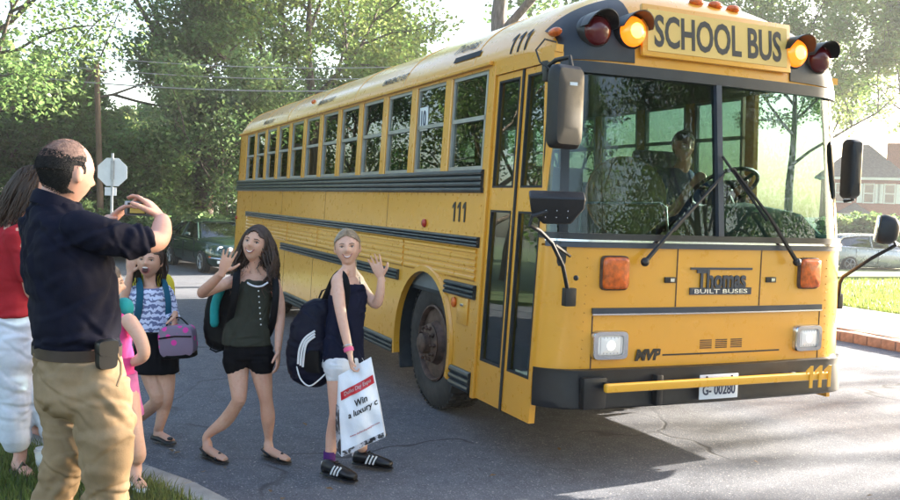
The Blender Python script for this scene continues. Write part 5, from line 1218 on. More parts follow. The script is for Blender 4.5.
    c = MB(); q = [J(214.5, 323, .05), J(215, 305, .055), J(221, 289, .06)]; c.tube(spline([(*p, 1) for p in q], 4) and [p[:3] for p in spline([(*p, 1) for p in q], 4)], [.028]*9, 10, True); c.build('side_panel', 'teal_nylon', bp, 60)
    strap([J(238, 271, .06), J(237, 272, -.03), J(236, 285, -.085), J(234, 300, -.095), J(230, 318, -.06), J(226, 330, .04)], .024, .007, 'strap', 'black_nylon', bp, -FWH)
    strap([J(275, 275, .06), J(274, 276, -.02), J(276, 288, -.06), J(275, 305, -.07), J(272, 325, -.04), J(268, 335, .05)], .022, .007, 'strap', 'black_nylon', bp, -FWH)
    MB().tube([J(214, 345, .1), J(210, 349, .09), J(216, 352, .09), J(222, 350, .1)], .006, 6).build('strap_end', 'black_nylon', bp)
green_girl()
# ---- girl in navy tank top with the plastic bag ----------------------------------------------------
def navy_girl():
    D = dep_of(gnd(352, 473)); J = Jf(D); f = facing(58); l = left_of(f)
    t = thing('person', gnd(352, 473), 'smiling blond girl in navy tank top and white shorts waving beside the bus', 'person')
    b = MB(); hd = Head(J(347.5, 247.5), nrm(facing(4)+UPV*.06), .213, 4); hd.mesh(b)
    limb(b, [J(348, 259, .02, .042), J(349, 268, .02, .040), J(348, 277, .03, .05)])
    torso(b, rows_sm([(J(343, 366, .02), .12, .09), (J(343, 345, .02), .112, .085), (J(345, 325, .02), .105, .08), (J(347, 300, .02), .115, .085), (J(348, 286, .03), .12, .07), (J(348, 277, .03), .07, .05)]), f)
    limb(b, [J(338, 281, -.08, .042), J(339, 300, -.12, .036), J(342, 318, -.15, .031), J(346, 337, -.18, .027), J(349.5, 352, -.20, .021)])
    w = J(350, 354, -.205); hand(b, w, J(352, 369, -.21)-w, RTH, 1, .86, .75)
    limb(b, [J(359, 283, .12, .038), J(367, 295, .10, .034), J(376, 304, .06, .031), J(380, 293, .02, .028), J(381, 279, .0, .021)])
    w = J(381, 278, .0); hand(b, w, J(374, 258, -.02)-w, -FWH*.9-RTH*.2, 1, .90, .08, .26)
    aR = gnd(329, 472)+UPV*.10; aL = gnd(361, 463)+UPV*.10
    limb(b, [J(339, 366, -.04, .080), J(338, 390, -.06, .062), J(337, 412, -.06, .046), J(335, 421, -.04, .041), J(333, 436, .0, .043), J(331, 450, .0, .034), (*aR, .032), (*(aR-UPV*.05), .032)])
    limb(b, [J(349, 366, .06, .080), J(354, 390, .08, .062), J(358, 412, .08, .046), J(360, 428, .10, .043), J(362, 446, .10, .034), (*aL, .032), (*(aL-UPV*.05), .032)])
    trap(b, J(349, 268, .025), J(338, 279, -.07), J(359, 281, .11)); remeshed(b, 'body', .0042, 'skin_light', t, 2)
    c = MB(); torso(c, rows_sm([(J(343, 361, .02), .140, .112), (J(343, 345, .02), .130, .104), (J(345, 325, .02), .120, .098), (J(347, 303, .02), .124, .100), (J(348.5, 291, .025), .112, .092), (J(350, 284, .02), .075, .080)], 4), f)
    remeshed(c, 'tank_top', .006, 'navy_cotton', t, 3, .5, creases(14, .006, 60, .008, .07, (1, 1, .5), .003))
    for q in ([J(338, 287, .10), J(340, 274, .03), J(345, 275, -.045), J(347, 286, -.08)], [J(352, 284, -.02), J(357, 277, .06), J(359, 284, .03)]): strap(q, .012, .005, 'shoulder_strap', 'navy_cotton', t, -FWH)
    c = MB(); torso(c, rows_sm([(J(343, 356, .02), .132, .105), (J(343, 366, .02), .138, .108)], 2), f); limb(c, [J(339, 362, -.04, .089), J(338.5, 370, -.05, .089)]); limb(c, [J(349, 362, .06, .088), J(350, 369, .07, .087)])
    remeshed(c, 'shorts', .006, 'white_cotton', t, 3, .5, creases(15, .004, 20, .006, .04))
    hr = lambda x, y, z: (z > .24 and y < .30) or (y < .12 and z > -.05) or (y < -.05 and z > -.32)
    hd.cap(t, hr, 'hair_blond', .022, jit=.004); hd.combed(t, 'hair_blond', 420, lambda g: (lambda q: (math.sin(q), .72*math.cos(q), .62-.35*abs(math.sin(q))+g.normal()*.03))(g.uniform(-1.75, 1.75)), lambda g, a: (g.normal()*.08+a[0]*.08, -1, .18+g.normal()*.07), 5, .0022, 1.062)
    pt = MB(); q = [hd.loc(0, -.42, .15), hd.loc(.05, -.62, .05), hd.loc(.08, -.66, -.3), hd.loc(.06, -.60, -.6)]; 
    for k in range(26):
        o = np.random.default_rng(k).normal(size=3)*.010; pt.tube([p+o*(.3+j*.45) for j, p in enumerate(q)], [.010, .010, .008, .003], 5)
    pt.build('ponytail', 'hair_blond', t, 80); hd.features(t, 'smile', 'hair_lightbrown')
    MB().lathe(J(348.6, 349.5, -.198), J(349.5, 352, -.20)-J(346, 337, -.18), [(.027, -.012), (.029, -.010), (.029, .010), (.027, .012)], 18).build('wristband', 'wrist_pink', t, 40)
    MB().lathe(J(347.6, 345.5, -.194), J(349.5, 352, -.20)-J(346, 337, -.18), [(.0255, -.004), (.0275, -.003), (.0275, .003), (.0255, .004)], 18).build('bracelet', 'alu', t, 40)
    for hp, tp, an in (((321, 473), (355, 482), aR), ((354, 464), (391, 469), aL)):
        h_, e_ = gnd(*hp), gnd(*tp); h_ = e_-nrm(e_-h_)*.235; d = e_-h_
        MB().tube([an+UPV*.025, an-UPV*.05], [.036, .036], 14).build('sock', 'purple_sock', t, 60)
        s_ = MB(); shoe(s_, h_+UPV*.016, e_+UPV*.016, .040, .072); so = s_.build('shoe', 'shoe_black', t, 60)
        q_ = MB(); shoe(q_, h_-d*.02, e_+d*.02, .043, .022); q_.build('sole', 'shoe_black', so, 60)
        lt = nrm(np.cross(UPV, d)); sd_ = lt if lt @ FWH < 0 else -lt
        for k in range(3):
            a = h_+d*(.36+.10*k)+sd_*.0415+UPV*.024; e2 = h_+d*(.28+.10*k+.16)+sd_*.026+UPV*.074; MB().tube([a, (a+e2)/2+sd_*.006, e2], .0055, 6).build('stripe', 'white_rubber', so)
        MB().box(h_-d*.03+UPV*.06, (.03, .03, .03)).build('heel_tab', 'white_rubber', so, 30, .008)
        lc = MB()
        for k in range(4): c0 = h_+d*(.38+.07*k)+UPV*(.088-.010*k); lc.tube([c0-lt*.016, c0+UPV*.004, c0+lt*.016], .003, 5)
        lc.build('laces', 'black_nylon', so)
    # backpack
    bp = thing('backpack', J(310, 340, .05), 'dark navy backpack with three white stripes on the blond girl', 'backpack')
    c = MB(); fb = facing(-20); torso(c, rows_sm([(J(312, 385, .05), .06, .05), (J(310, 377, .05), .125, .085), (J(309, 355, .05), .135, .10), (J(311, 330, .05), .125, .10), (J(317, 308, .05), .095, .08), (J(322, 299, .05), .05, .05)], 4), fb)
    remeshed(c, 'pack', .008, 'navy_nylon', bp, 3, .5, creases(19, .006, 40, .01, .09))
    for k in range(3):
        o = 3.0*k; strap([J(315, 331+o*.9, -.068), J(305+o*.35, 338+o*.8, -.065), J(299.5+o*.8, 349+o*.6, -.062), J(298+o*.8, 364+o*.5, -.055)], .0065, .004, 'stripe', 'white_rubber', bp, -FWH)
    strap([J(296, 362, -.02), J(300, 378, -.045), J(309, 386, -.06), J(319, 380, -.075), J(328, 371, -.06)], .0045, .0045, 'piping', 'white_rubber', bp, -FWH)
    c = MB(); torso(c, [(J(313, 372, -.045), .055, .02), (J(311, 362, -.05), .06, .022), (J(312, 350, -.05), .05, .02)], fb); c.build('mesh_pocket', 'black_nylon', bp, 60)
    strap([J(291.5, 345, .05), J(291, 355, .045), J(292, 366, .04)], .010, .01, 'red_panel', 'red_knit', bp, -RTH)
    strap([J(322, 306, .04), J(328, 292, .02), J(334, 279, .0), J(340, 273, -.03), J(345, 278, -.10), J(347, 292, -.11), J(343, 315, -.09), J(333, 335, -.03)], .020, .006, 'strap', 'black_nylon', bp, -FWH)
    MB().tube([J(319, 298, .03), J(322, 291, .02), J(326, 289, .02), J(327, 296, .03)], .006, 6).build('handle', 'black_nylon', bp)
    # plastic bag held by its die-cut handle
    G = D-.22; TL, TR, BR, BL = at(338, 376, G), at(371, 357, G-.02), at(385, 437, G+.0), at(341.5, 457, G-.02)
    nb = -FWH
    def BG(u, v, o=0.0):
        p = (TL*(1-u)+TR*u)*(1-v)+(BL*(1-u)+BR*u)*v; bl = .03*math.sin(math.pi*min(1, v*1.02))*math.sin(math.pi*u)+.006*math.sin(9*u+5*v)+.004*math.sin(14*v-6*u+2*math.sin(5*u))+.002*math.sin(21*u-9*v+1); return p+nb*(bl+o)
    pb = thing('plastic_bag', BG(.5, 1), 'white plastic bag with red band and lettering held by the blond girl', 'bag')
    us, vs = np.linspace(0, 1, 31), np.linspace(0, 1, 43); mb = MB()
    def BB(u, v, o):
        if o == 0: return BG(u, v)
        p = (TL*(1-u)+TR*u)*(1-v)+(BL*(1-u)+BR*u)*v; return p+FWH*(.006+.085*min(1, v*1.6)*(1-.35*u))-RTH*.035*min(1, v*1.6)*(1-u)
    mb.shell(BB, us, vs, .05); mb.build('film', 'plastic_film', pb, 60)
    sub = lambda u0, u1, v0, v1, nm, m, sl=0.0, o=.003: MB().shell(lambda u, v, q: BG(u, v+sl*(u-u0), o+q*.01), np.linspace(u0, u1, 29), np.linspace(v0, v1, 6), .1).build(nm, m, pb, 60)
    bandm = sub(.06, .97, .21, .315, 'red_band', 'film_red', .0); sub(.02, .99, .935, .995, 'bottom_print', 'bag_print')
    g2 = MB(); g2.shell(lambda u, v, q: BB(0, v, 1)*u+BG(0, v)*(1-u)-RTH*(.002+q), [0.02, .5, .98], np.linspace(.38, .98, 6), .003); g2.build('side_print', 'bag_print', pb, 60)
    def bt(nm, txt, uc, vc, uw, vh, m, bold=0.0, sl=0.0):
        me = text(nm, txt, (0, 0, 0), (1, 0, 0), (0, 1, 0), uw, vh, m, pb, bold, .0); V = me.data
        for v in V.vertices: v.co = Vector(BG(uc+v.co.x, vc-v.co.y+sl*v.co.x, .0065))
        V.update()
    bt('band_lettering', 'Dulles Day Expo', .53, .262, .74, .062, 'white_rubber', .01); bt('bag_lettering', 'Win', .58, .43, .34, .085, 'letter_black', .02); bt('bag_lettering', 'a luxury c', .60, .55, .74, .10, 'letter_black', .02); bt('bag_address', 'www.dullesdayexpo.com', .58, .80, .72, .030, 'film_red', .01)
navy_girl()
# ---- girl in the striped shirt, mouth open ---------------------------------------------------------
def striped_girl():
    D = dep_of(gnd(165, 443)); J = Jf(D); f = facing(14)
    t = thing('person', gnd(160, 443), 'girl in blue striped shirt and black skirt laughing with open mouth', 'person')
    b = MB(); hd = Head(J(149.5, 261), nrm(facing(4)+UPV*.10), .222, -3); hd.mesh(b)
    limb(b, [J(149.5, 274, .02, .040), J(149.5, 282, .03, .038), J(150, 290, .03, .05)])
    torso(b, rows_sm([(J(156, 366, .03), .118, .085), (J(154, 345, .03), .112, .08), (J(153, 325, .03), .10, .074), (J(151, 305, .03), .11, .078), (J(150, 294, .03), .118, .068), (J(150, 287, .03), .07, .05)]), f)
    limb(b, [J(133, 294, .03, .040), J(126, 304, .02, .034), J(121, 310, .0, .031), J(126, 292, -.02, .028), J(130, 274, -.03, .021)])
    w = J(130, 273, -.03); hand(b, w, J(132, 256, -.04)-w, -FWH, 1, .84, .2, .08)
    limb(b, [J(167, 294, .03, .039), J(171, 307, .03, .034), J(173, 322, .0, .030), J(174, 318, -.09, .027), J(175, 315, -.13, .021)])
    w = J(175, 315, -.13); hand(b, w, np.array((0, 0, -1.))-FWH*.3, -RTH, -1, .84, .8)
    aR = gnd(158, 440)+UPV*.07
    limb(b, [J(150, 366, .03, .076), J(153, 382, -.01, .060), J(157, 399, -.03, .045), J(150, 408, .07, .043), J(139, 417, .17, .040), J(130, 424, .26, .030)])
    limb(b, [J(163, 366, .03, .076), J(166, 380, .02, .060), J(166.5, 397, .0, .045), J(164, 408, .03, .043), J(160, 424, .03, .033), (*aR, .030)])
    foot_skin(b, aR, gnd(155, 440), gnd(173, 444)); p = J(128, 426, .28); foot_skin(b, p, p+UPV*-.04, p-UPV*.17+RTH*.03)
    remeshed(b, 'body', .0048, 'skin_tan', t, 2)
    c = MB(); torso(c, rows_sm([(J(153, 330, .03), .128, .10), (J(153, 318, .03), .116, .092), (J(151, 305, .03), .122, .092), (J(150, 295, .03), .128, .082), (J(150, 288, .03), .085, .062)], 4), f)
    limb(c, [J(135, 293, .03, .050), J(128, 302, .02, .044), J(122.5, 309, .0, .041)]); limb(c, [J(166, 293, .03, .049), J(170, 305, .03, .043), J(172, 316, .01, .040), J(173.5, 318, -.07, .034)])
    remeshed(c, 'shirt', .006, 'stripe_knit', t, 3, .5, creases(24, .005, 40, .008, .06, (.6, .6, 1), .003))
    c = MB(); torso(c, rows_sm([(J(153.5, 326, .03), .112, .088), (J(155, 340, .03), .130, .098), (J(156.5, 358, .02), .140, .102), (J(157, 372, .01), .142, .105)], 3), f)
    remeshed(c, 'skirt', .006, 'black_denim', t, 2, .5, creases(25, .005, 40, .008, .07, (1, 1, .3)))
    hr = lambda x, y, z: (z > .22 and y < .34) or (y < .10 and z > -.10) or (y < -.05 and z > -.4)
    hd.cap(t, hr, 'hair_brown', .035, jit=.005); hd.combed(t, 'hair_brown', 220, lambda g: (g.normal()*.05, g.uniform(-.5, .75), 1.0), lambda g, a: (math.copysign(1, g.normal()), -.2+g.normal()*.2, -.15), 4, .0026, 1.095); hd.strands(t, 'hair_brown', 160, .16, lambda x, y, z: y < .0 and z > -.2 and x < -.1 or y < -.2, 8, .005, .008, out=.35); hd.features(t, 'open')
    h_, e_ = gnd(154, 440), gnd(174, 445); s_ = MB(); shoe(s_, h_, e_, .037, .040); so = s_.build('ballet_shoe', 'leather_black', t, 60); MB().ball(h_+(e_-h_)*.8+UPV*.035, (.02, .02, .012), 8, 6).build('bow', 'leather_black', so)
    bp = thing('backpack', J(150, 300, .16), 'yellow backpack with blue straps behind the girl in stripes', 'backpack')
    c = MB(); torso(c, rows_sm([(J(152, 330, .17), .13, .06), (J(151, 305, .18), .15, .07), (J(152, 283, .17), .145, .06), (J(152, 274, .16), .11, .035)], 3), f); remeshed(c, 'pack', .009, 'yellow_nylon', bp, 3, .5, folds(29, .003))
    strap([J(139, 283, .10), J(139, 281, .0), J(140, 292, -.05), J(139, 306, -.075), J(136, 322, -.05), J(131, 330, .06)], .024, .007, 'strap', 'blue_strap', bp, -FWH)
    strap([J(163, 284, .10), J(164, 282, .0), J(167, 293, -.035), J(168.5, 304, -.05), J(168, 316, -.02), J(166, 325, .06)], .020, .007, 'strap', 'blue_strap', bp, -FWH)
    lb = thing('lunch_bag', J(178, 340, -.16), 'grey lunch bag with pink print held by the girl in stripes', 'bag')
    ax = nrm(RTH*.97+UPV*.10); ay = nrm(UPV-ax*(UPV@ax)); c0 = J(178, 341, -.16)
    pill(c0, ax, ay, FWH, .225, .205, .12, .5, 28, ((.80, -.5), (.96, -.42), (1, -.2), (1, .3), (.96, .45), (.80, .5))).build('pouch', 'pink_grey_print', lb, 50)
    q = c0-FWH*.062; MB().tube([q-ax*.10+ay*.030, q+ay*.038, q+ax*.105+ay*.030], .005, 6).build('zip', 'black_nylon', lb)
    pill(c0-ay*.085, ax, ay, FWH, .215, .05, .118, .4, 20).build('base_panel', 'black_nylon', lb, 50)
    strap([J(166, 328, -.16), J(170, 317, -.15), J(175, 318, -.14), J(181, 318, -.15), J(190, 327, -.16)], .010, .004, 'handle', 'black_nylon', lb, UPV)
striped_girl()
# ---- small girl in pink, half hidden by the man ---------------------------------------------------
def pink_girl():
    D = dep_of(gnd(139, 491, .11)); J = Jf(D); f = facing(125)
    t = thing('person', gnd(139, 491, .11), 'small child in hot pink dress half hidden behind the man', 'person')
    b = MB(); hd = Head(J(105, 284), facing(115), .205); hd.mesh(b); limb(b, [J(106, 297, .02, .038), J(108, 306, .02, .036), J(110, 314, .02, .05)])
    torso(b, rows_sm([(J(116, 395, .02), .115, .085), (J(115, 365, .02), .10, .08), (J(113, 335, .02), .105, .08), (J(111, 320, .02), .105, .065), (J(110, 312, .02), .06, .045)]), f)
    limb(b, [J(129, 321, -.06, .040), J(139, 336, -.07, .036), J(144, 353, -.07, .032), J(138, 360, -.03, .028), J(130, 363, .02, .021)]); w = J(130, 363, .02); hand(b, w, J(122, 364, .05)-w, UPV, 1, .72, .4)
    limb(b, [J(98, 322, .10, .038), J(94, 345, .10, .032), J(98, 362, .06, .024)]); w = J(98, 362, .06); hand(b, w, J(104, 372, .0)-w, RTH, -1, .72, .4)
    a1 = gnd(136, 484, .11)+UPV*.075; a2 = gnd(112, 478, .11)+UPV*.075
    limb(b, [J(124, 395, -.01, .075), J(129, 415, -.03, .062), J(134, 436, -.04, .048), J(137, 455, -.01, .046), (*(a1+UPV*.05), .030), (*a1, .029)])
    limb(b, [J(108, 395, .05, .073), J(108, 430, .05, .048), J(110, 450, .06, .045), (*a2, .029)])
    foot_skin(b, a1, gnd(133, 484, .11), gnd(143, 492, .11)); foot_skin(b, a2, gnd(109, 478, .11), gnd(118, 484, .11))
    remeshed(b, 'body', .0065, 'skin_light', t)
    c = MB(); torso(c, rows_sm([(J(118, 413, .02), .135, .115), (J(117, 390, .02), .122, .10), (J(115, 362, .02), .108, .088), (J(113, 335, .02), .112, .088), (J(112, 321, .02), .108, .075), (J(111, 314, .02), .07, .055)], 4), f)
    remeshed(c, 'dress', .007, 'hot_pink', t, 3, .5, creases(33, .006, 45, .009, .07, (1, 1, .4))); c = MB(); torso(c, rows_sm([(J(118.5, 413, .02), .139, .119), (J(117.5, 392, .02), .126, .104), (J(117, 372, .02), .114, .094)], 3), f); c.build('skirt_print', 'pink_print', t, 60)
    hd.cap(t, lambda x, y, z: (z > .2 and y < .34) or (y < .08 and z > -.1) or (y < -.1), 'hair_lightbrown', .035, jit=.005)
    hd.features(t, 'none', 'hair_lightbrown')
    for a, e_ in ((gnd(132, 484, .11), gnd(144, 493, .11)), (gnd(108, 478, .11), gnd(119, 485, .11))):
        s_ = MB(); shoe(s_, a, e_, .036, .03); so = s_.build('sandal', 'white_rubber', t, 60); d = e_-a; lt = nrm(np.cross(UPV, d)); MB().tube([a+d*.6+lt*.036+UPV*.01, a+d*.58+UPV*.05, a+d*.6-lt*.036+UPV*.01], .010, 6).build('sandal_strap', 'leather_black', so)
    sb = thing('shoulder_bag', J(122, 308, .08), 'small teal bag on the shoulder of the child in pink', 'bag'); c = MB(); c.ball(J(124, 308, .12), (.075, .05, .055), 16, 10); c.build('pouch', 'teal_nylon', sb, 60); strap([J(118, 304, .06), J(116, 311, .0), J(117, 330, -.07)], .008, .004, 'strap', 'teal_nylon', sb, -FWH)
pink_girl()
# ---- man with the phone ---------------------------------------------------------------------------
def man():
    D = 3.25; J = Jf(D); f = facing(125); l = left_of(f); g0 = J(75, 400); g0[2] = .105
    t = thing('person', g0, 'balding man in navy polo shirt and khaki trousers holding up a phone', 'person')
    b = MB(); hd = Head(J(66.5, 173), nrm(facing(147)-UPV*.12), .240); hd.mesh(b)
    limb(b, [J(62, 186, .0, .062), J(58, 196, .0, .062), J(56, 207, .02, .075)], 18)
    torso(b, rows_sm([(J(80, 385), .17, .13), (J(78, 352), .165, .125), (J(75, 320), .165, .125), (J(67, 262), .18, .135), (J(60, 236), .165, .10), (J(57, 216), .10, .07), (J(56, 205), .06, .055)]), f)
    limb(b, [J(88, 234, -.10, .045), J(118, 239, -.075, .050), J(146, 241.5, .0, .044), J(157, 241, .04, .039), J(161, 233, .09, .039), J(162, 225, .15, .035), J(162.5, 220, .19, .028)], 18)
    w = J(162.5, 220, .19); hand(b, w, J(151, 206, .21)-w, -RTH*.75-UPV*.55, 1, 1.08, .38, .03)
    limb(b, [J(40, 234, .10, .045), J(58, 240, .30, .052), J(82, 240, .42, .046), J(98, 230, .34, .038), J(110, 221, .28, .029)]); w = J(109, 222, .28); hand(b, w, J(121, 211, .26)-w, RTH*.7-UPV*.6, -1, 1.05, .35, .03)
    gR, gL = J(104, 610), J(24, 600, .12); 
    for q in (gR, gL): q[2] = .20
    limb(b, [J(97, 385, -.08, .085), J(106, 455, -.06, .062), J(105, 530, .0, .055), (*gR, .045)]); limb(b, [J(64, 385, .08, .085), J(68, 450, .06, .062), J(46, 530, .12, .052), (*gL, .045)])
    remeshed(b, 'body', .0055, 'skin_pink', t, 3)
    c = MB(); torso(c, rows_sm([(J(76, 346), .172, .140), (J(76, 330), .178, .146), (J(74, 300), .180, .148), (J(69, 268), .190, .150), (J(63, 240), .192, .130), (J(59, 220), .155, .105), (J(57.5, 209), .105, .088), (J(57, 202), .088, .079)], 5), f)
    limb(c, [J(80, 229, -.12, .070), J(102, 236, -.11, .068), J(122, 240, -.07, .063), J(138, 241, -.035, .061)], 20); limb(c, [J(38, 229, .12, .074), J(50, 238, .25, .074), J(64, 241, .33, .066)], 20)
    remeshed(c, 'polo_shirt', .007, 'navy_knit', t, 9, .5, creases(41, .0055, 120, .010, .12, (.7, .7, 1), .004))
    cl = MB(); nk = left_of(facing(120)); rg = []
    for z_, hw, hh in ((207, .092, .084), (201, .083, .075), (195.5, .077, .069), (198, .086, .078), (209, .100, .091)): rg.append([J(56.5, z_, .0)+l*hw*math.cos(a)+f*hh*math.sin(a)-UPV*.018*math.sin(a)*1.4 for a in (2*math.pi*k/28 for k in range(28))])
    cl.loft(rg, caps=False).build('collar', 'navy_knit', t, 70)
    c = MB(); torso(c, rows_sm([(J(77, 346), .172, .134), (J(79, 362), .182, .144), (J(81, 385), .190, .152), (J(82, 402), .178, .142), (J(82, 412), .12, .10)], 3), f)
    limb(c, [J(98, 385, -.08, .105), J(104, 420, -.08, .100), J(107, 458, -.07, .085), J(106, 500, -.03, .076), J(105, 550, .0, .072), (*(gR-UPV*.02), .070)], 20); limb(c, [J(64, 385, .08, .105), J(68, 420, .07, .093), J(68, 450, .06, .082), J(52, 500, .10, .074), J(38, 550, .12, .070), (*(gL-UPV*.02), .068)], 20)
    remeshed(c, 'trousers', .007, 'khaki', t, 6, .5, creases(43, .0065, 130, .010, .12, (.5, .5, 1), .004))
    bl = MB(); rg = []
    for a in (2*math.pi*k/48 for k in range(49)):
        cc = J(77, 348.5); rr = lambda k_: l*(.181+k_)*math.copysign(abs(math.cos(a))**.85, math.cos(a))+f*(.141+k_)*math.copysign(abs(math.sin(a))**.85, math.sin(a))
        rg.append([cc+rr(0)-UPV*.019, cc+rr(.006)-UPV*.019, cc+rr(.006)+UPV*.019, cc+rr(0)+UPV*.019])
    bl.loft(rg, caps=False).build('belt', 'leather_brown', t, 40)
    az = nrm(-l*.9+f*.2); ax = nrm(np.cross(UPV, az)); hp = J(106, 354, -.155); ho = pill(hp, ax, UPV, az, .072, .105, .040, .4, 20).build('phone_holster', 'leather_black', t, 45); pill(hp+UPV*.022, ax, UPV, az, .075, .055, .046, .4, 20).build('flap', 'leather_black', ho, 45)
    pk = MB().tube([J(116, 352, -.13), J(121, 363, -.125), J(121, 374, -.14), J(117, 386, -.16)], .005, 6).build('pocket_edge', 'khaki', t)
    ear = lambda x, y, z: abs(x) > .25 and y > -.12 and z < .10
    wob = lambda x, y, z: .018*math.sin(x*31+z*17)+.012*math.sin(z*53+y*41)
    side = lambda x, y, z: (z > -.34+.25*max(0, y+.2)) and y < .03+wob(x, y, z) and z < .20+.32*max(0, -y)+wob(z, x, y)*.8 and not ear(x, y, z) or (abs(x) > .24 and -.05 < y < .085+wob(x, y, z)*.7 and .0 < z < .26)
    hd.cap(t, side, 'hair_short', .004, 'hair', 200, 170, .0015); hd.cap(t, lambda x, y, z: z > .19+.32*max(0, -y)+wob(z, x, y)*.8 and y < .10+wob(x, y, z) and y > -.5, 'hair_thin', .003, 'thin_hair', 160, 150, .0012); hd.stubble(t, 'hair_short', 3200, lambda x, y, z: side(x, y+.012, z)); hd.stubble(t, 'hair_thin', 900, lambda x, y, z: z > .18 and y < .08, 9); hd.features(t, 'none', 'hair_short')
    for q, tp in ((gR, f), (gL, f)):
        a = np.array((q[0], q[1], .105)); s_ = MB(); shoe(s_, a-tp*.09, a+tp*.19, .05, .09); s_.build('shoe', 'leather_brown', t, 60)
    pc = J(138, 208.5, .235); ax = nrm(RTH*.96+FWH*.28); az = nrm(np.cross(ax, UPV)); ph = thing('phone', pc, 'small silver camera phone held up by the man in navy', 'phone')
    rot = np.column_stack([ax, UPV, az]); MB().box(pc, (.100, .056, .014), rot).build('case', 'phone_silver', ph, 30, .006); s_ = 1 if az @ FWH < 0 else -1
    MB().box(pc+az*s_*.0075-ax*.004, (.068, .044, .002), rot).build('bezel', 'plastic_black', ph, 0); MB().box(pc+az*s_*.009-ax*.002, (.054, .036, .002), rot).build('screen', 'phone_screen', ph, 0)
man()
# ---- woman in red ---------------------------------------------------------------------------------
def woman():
    D = dep_of(gnd(22, 476, .105)); J = Jf(D); f = facing(110); l = left_of(f)
    t = thing('person', gnd(22, 476, .105), 'woman in red top and white cropped trousers behind the man', 'person')
    b = MB(); hd = Head(J(37, 189), nrm(facing(105)-UPV*.1), .222); hd.mesh(b); limb(b, [J(30, 203, .0, .045), J(24, 213, .0, .045), J(18, 222, .01, .06)])
    torso(b, rows_sm([(J(10, 350), .165, .125), (J(10, 310), .14, .115), (J(10, 270), .145, .12), (J(12, 238), .15, .09), (J(16, 224), .09, .06)]), f)
    limb(b, [J(18, 236, -.13, .05), J(28, 268, -.12, .044), J(34, 296, -.06, .036), J(48, 285, .05, .03), J(60, 270, .1, .023)]); w = J(60, 270, .1); hand(b, w, J(68, 256, .1)-w, -RTH, 1, .95, .3)
    limb(b, [J(6, 236, .13, .05), J(12, 270, .16, .044), J(24, 300, .2, .036), J(45, 300, .24, .023)]); w = J(45, 300, .24); hand(b, w, RTH, UPV, -1, .95, .5)
    a1 = gnd(20, 470, .105)+UPV*.07; a2 = gnd(64, 462, .105)+UPV*.07
    limb(b, [J(10, 350, -.04, .09), J(14, 405, -.05, .058), J(17, 435, -.02, .052), (*(a1+UPV*.06), .038), (*a1, .034)]); limb(b, [J(22, 350, .06, .09), J(44, 400, .05, .058), J(57, 430, .06, .05), (*a2, .034)])
    foot_skin(b, a1, gnd(15, 471, .105), gnd(30, 479, .105), .034); foot_skin(b, a2, gnd(60, 463, .105), gnd(76, 468, .105), .034); remeshed(b, 'body', .007, 'skin_pink', t)
    c = MB(); torso(c, rows_sm([(J(10, 314), .172, .150), (J(10, 290), .168, .150), (J(10, 265), .172, .150), (J(11, 244), .165, .12), (J(14, 230), .12, .085), (J(17, 223), .07, .06)], 4), f); limb(c, [J(17, 238, -.12, .07), J(24, 258, -.12, .064), J(28, 272, -.11, .06)])
    remeshed(c, 'top', .008, 'red_knit', t, 3, .5, creases(51, .005, 60, .010, .10))
    c = MB(); torso(c, rows_sm([(J(9, 308), .155, .135), (J(9, 330), .178, .155), (J(10, 355), .180, .158), (J(12, 372), .13, .12)], 3), f); limb(c, [J(8, 355, -.05, .115), J(13, 400, -.05, .088), J(16, 438, -.02, .079)], 18); limb(c, [J(20, 355, .06, .112), J(42, 400, .05, .085), J(56, 433, .06, .072)], 18)
    remeshed(c, 'cropped_trousers', .008, 'white_denim', t, 3, .5, creases(53, .005, 70, .010, .10))
    hd.cap(t, lambda x, y, z: (z > .2 and y < .34) or (y < .10), 'hair_brown', .045, jit=.005); hd.strands(t, 'hair_brown', 520, .21, lambda x, y, z: y < .05 and z > -.2, 12, .0042, .008, out=.4, down=(-RTH*.42-UPV))
    hd.features(t, 'none')
    for a, e_ in ((gnd(14, 471, .105), gnd(31, 480, .105)), (gnd(59, 463, .105), gnd(77, 469, .105))):
        s_ = MB(); shoe(s_, a, e_, .040, .018); so = s_.build('sandal', 'leather_brown', t, 60); d = e_-a; lt = nrm(np.cross(UPV, d)); MB().tube([a+d*.55+lt*.038+UPV*.01, a+d*.5+UPV*.065, a+d*.55-lt*.038+UPV*.01], .010, 6).build('sandal_strap', 'leather_brown', so)
woman()
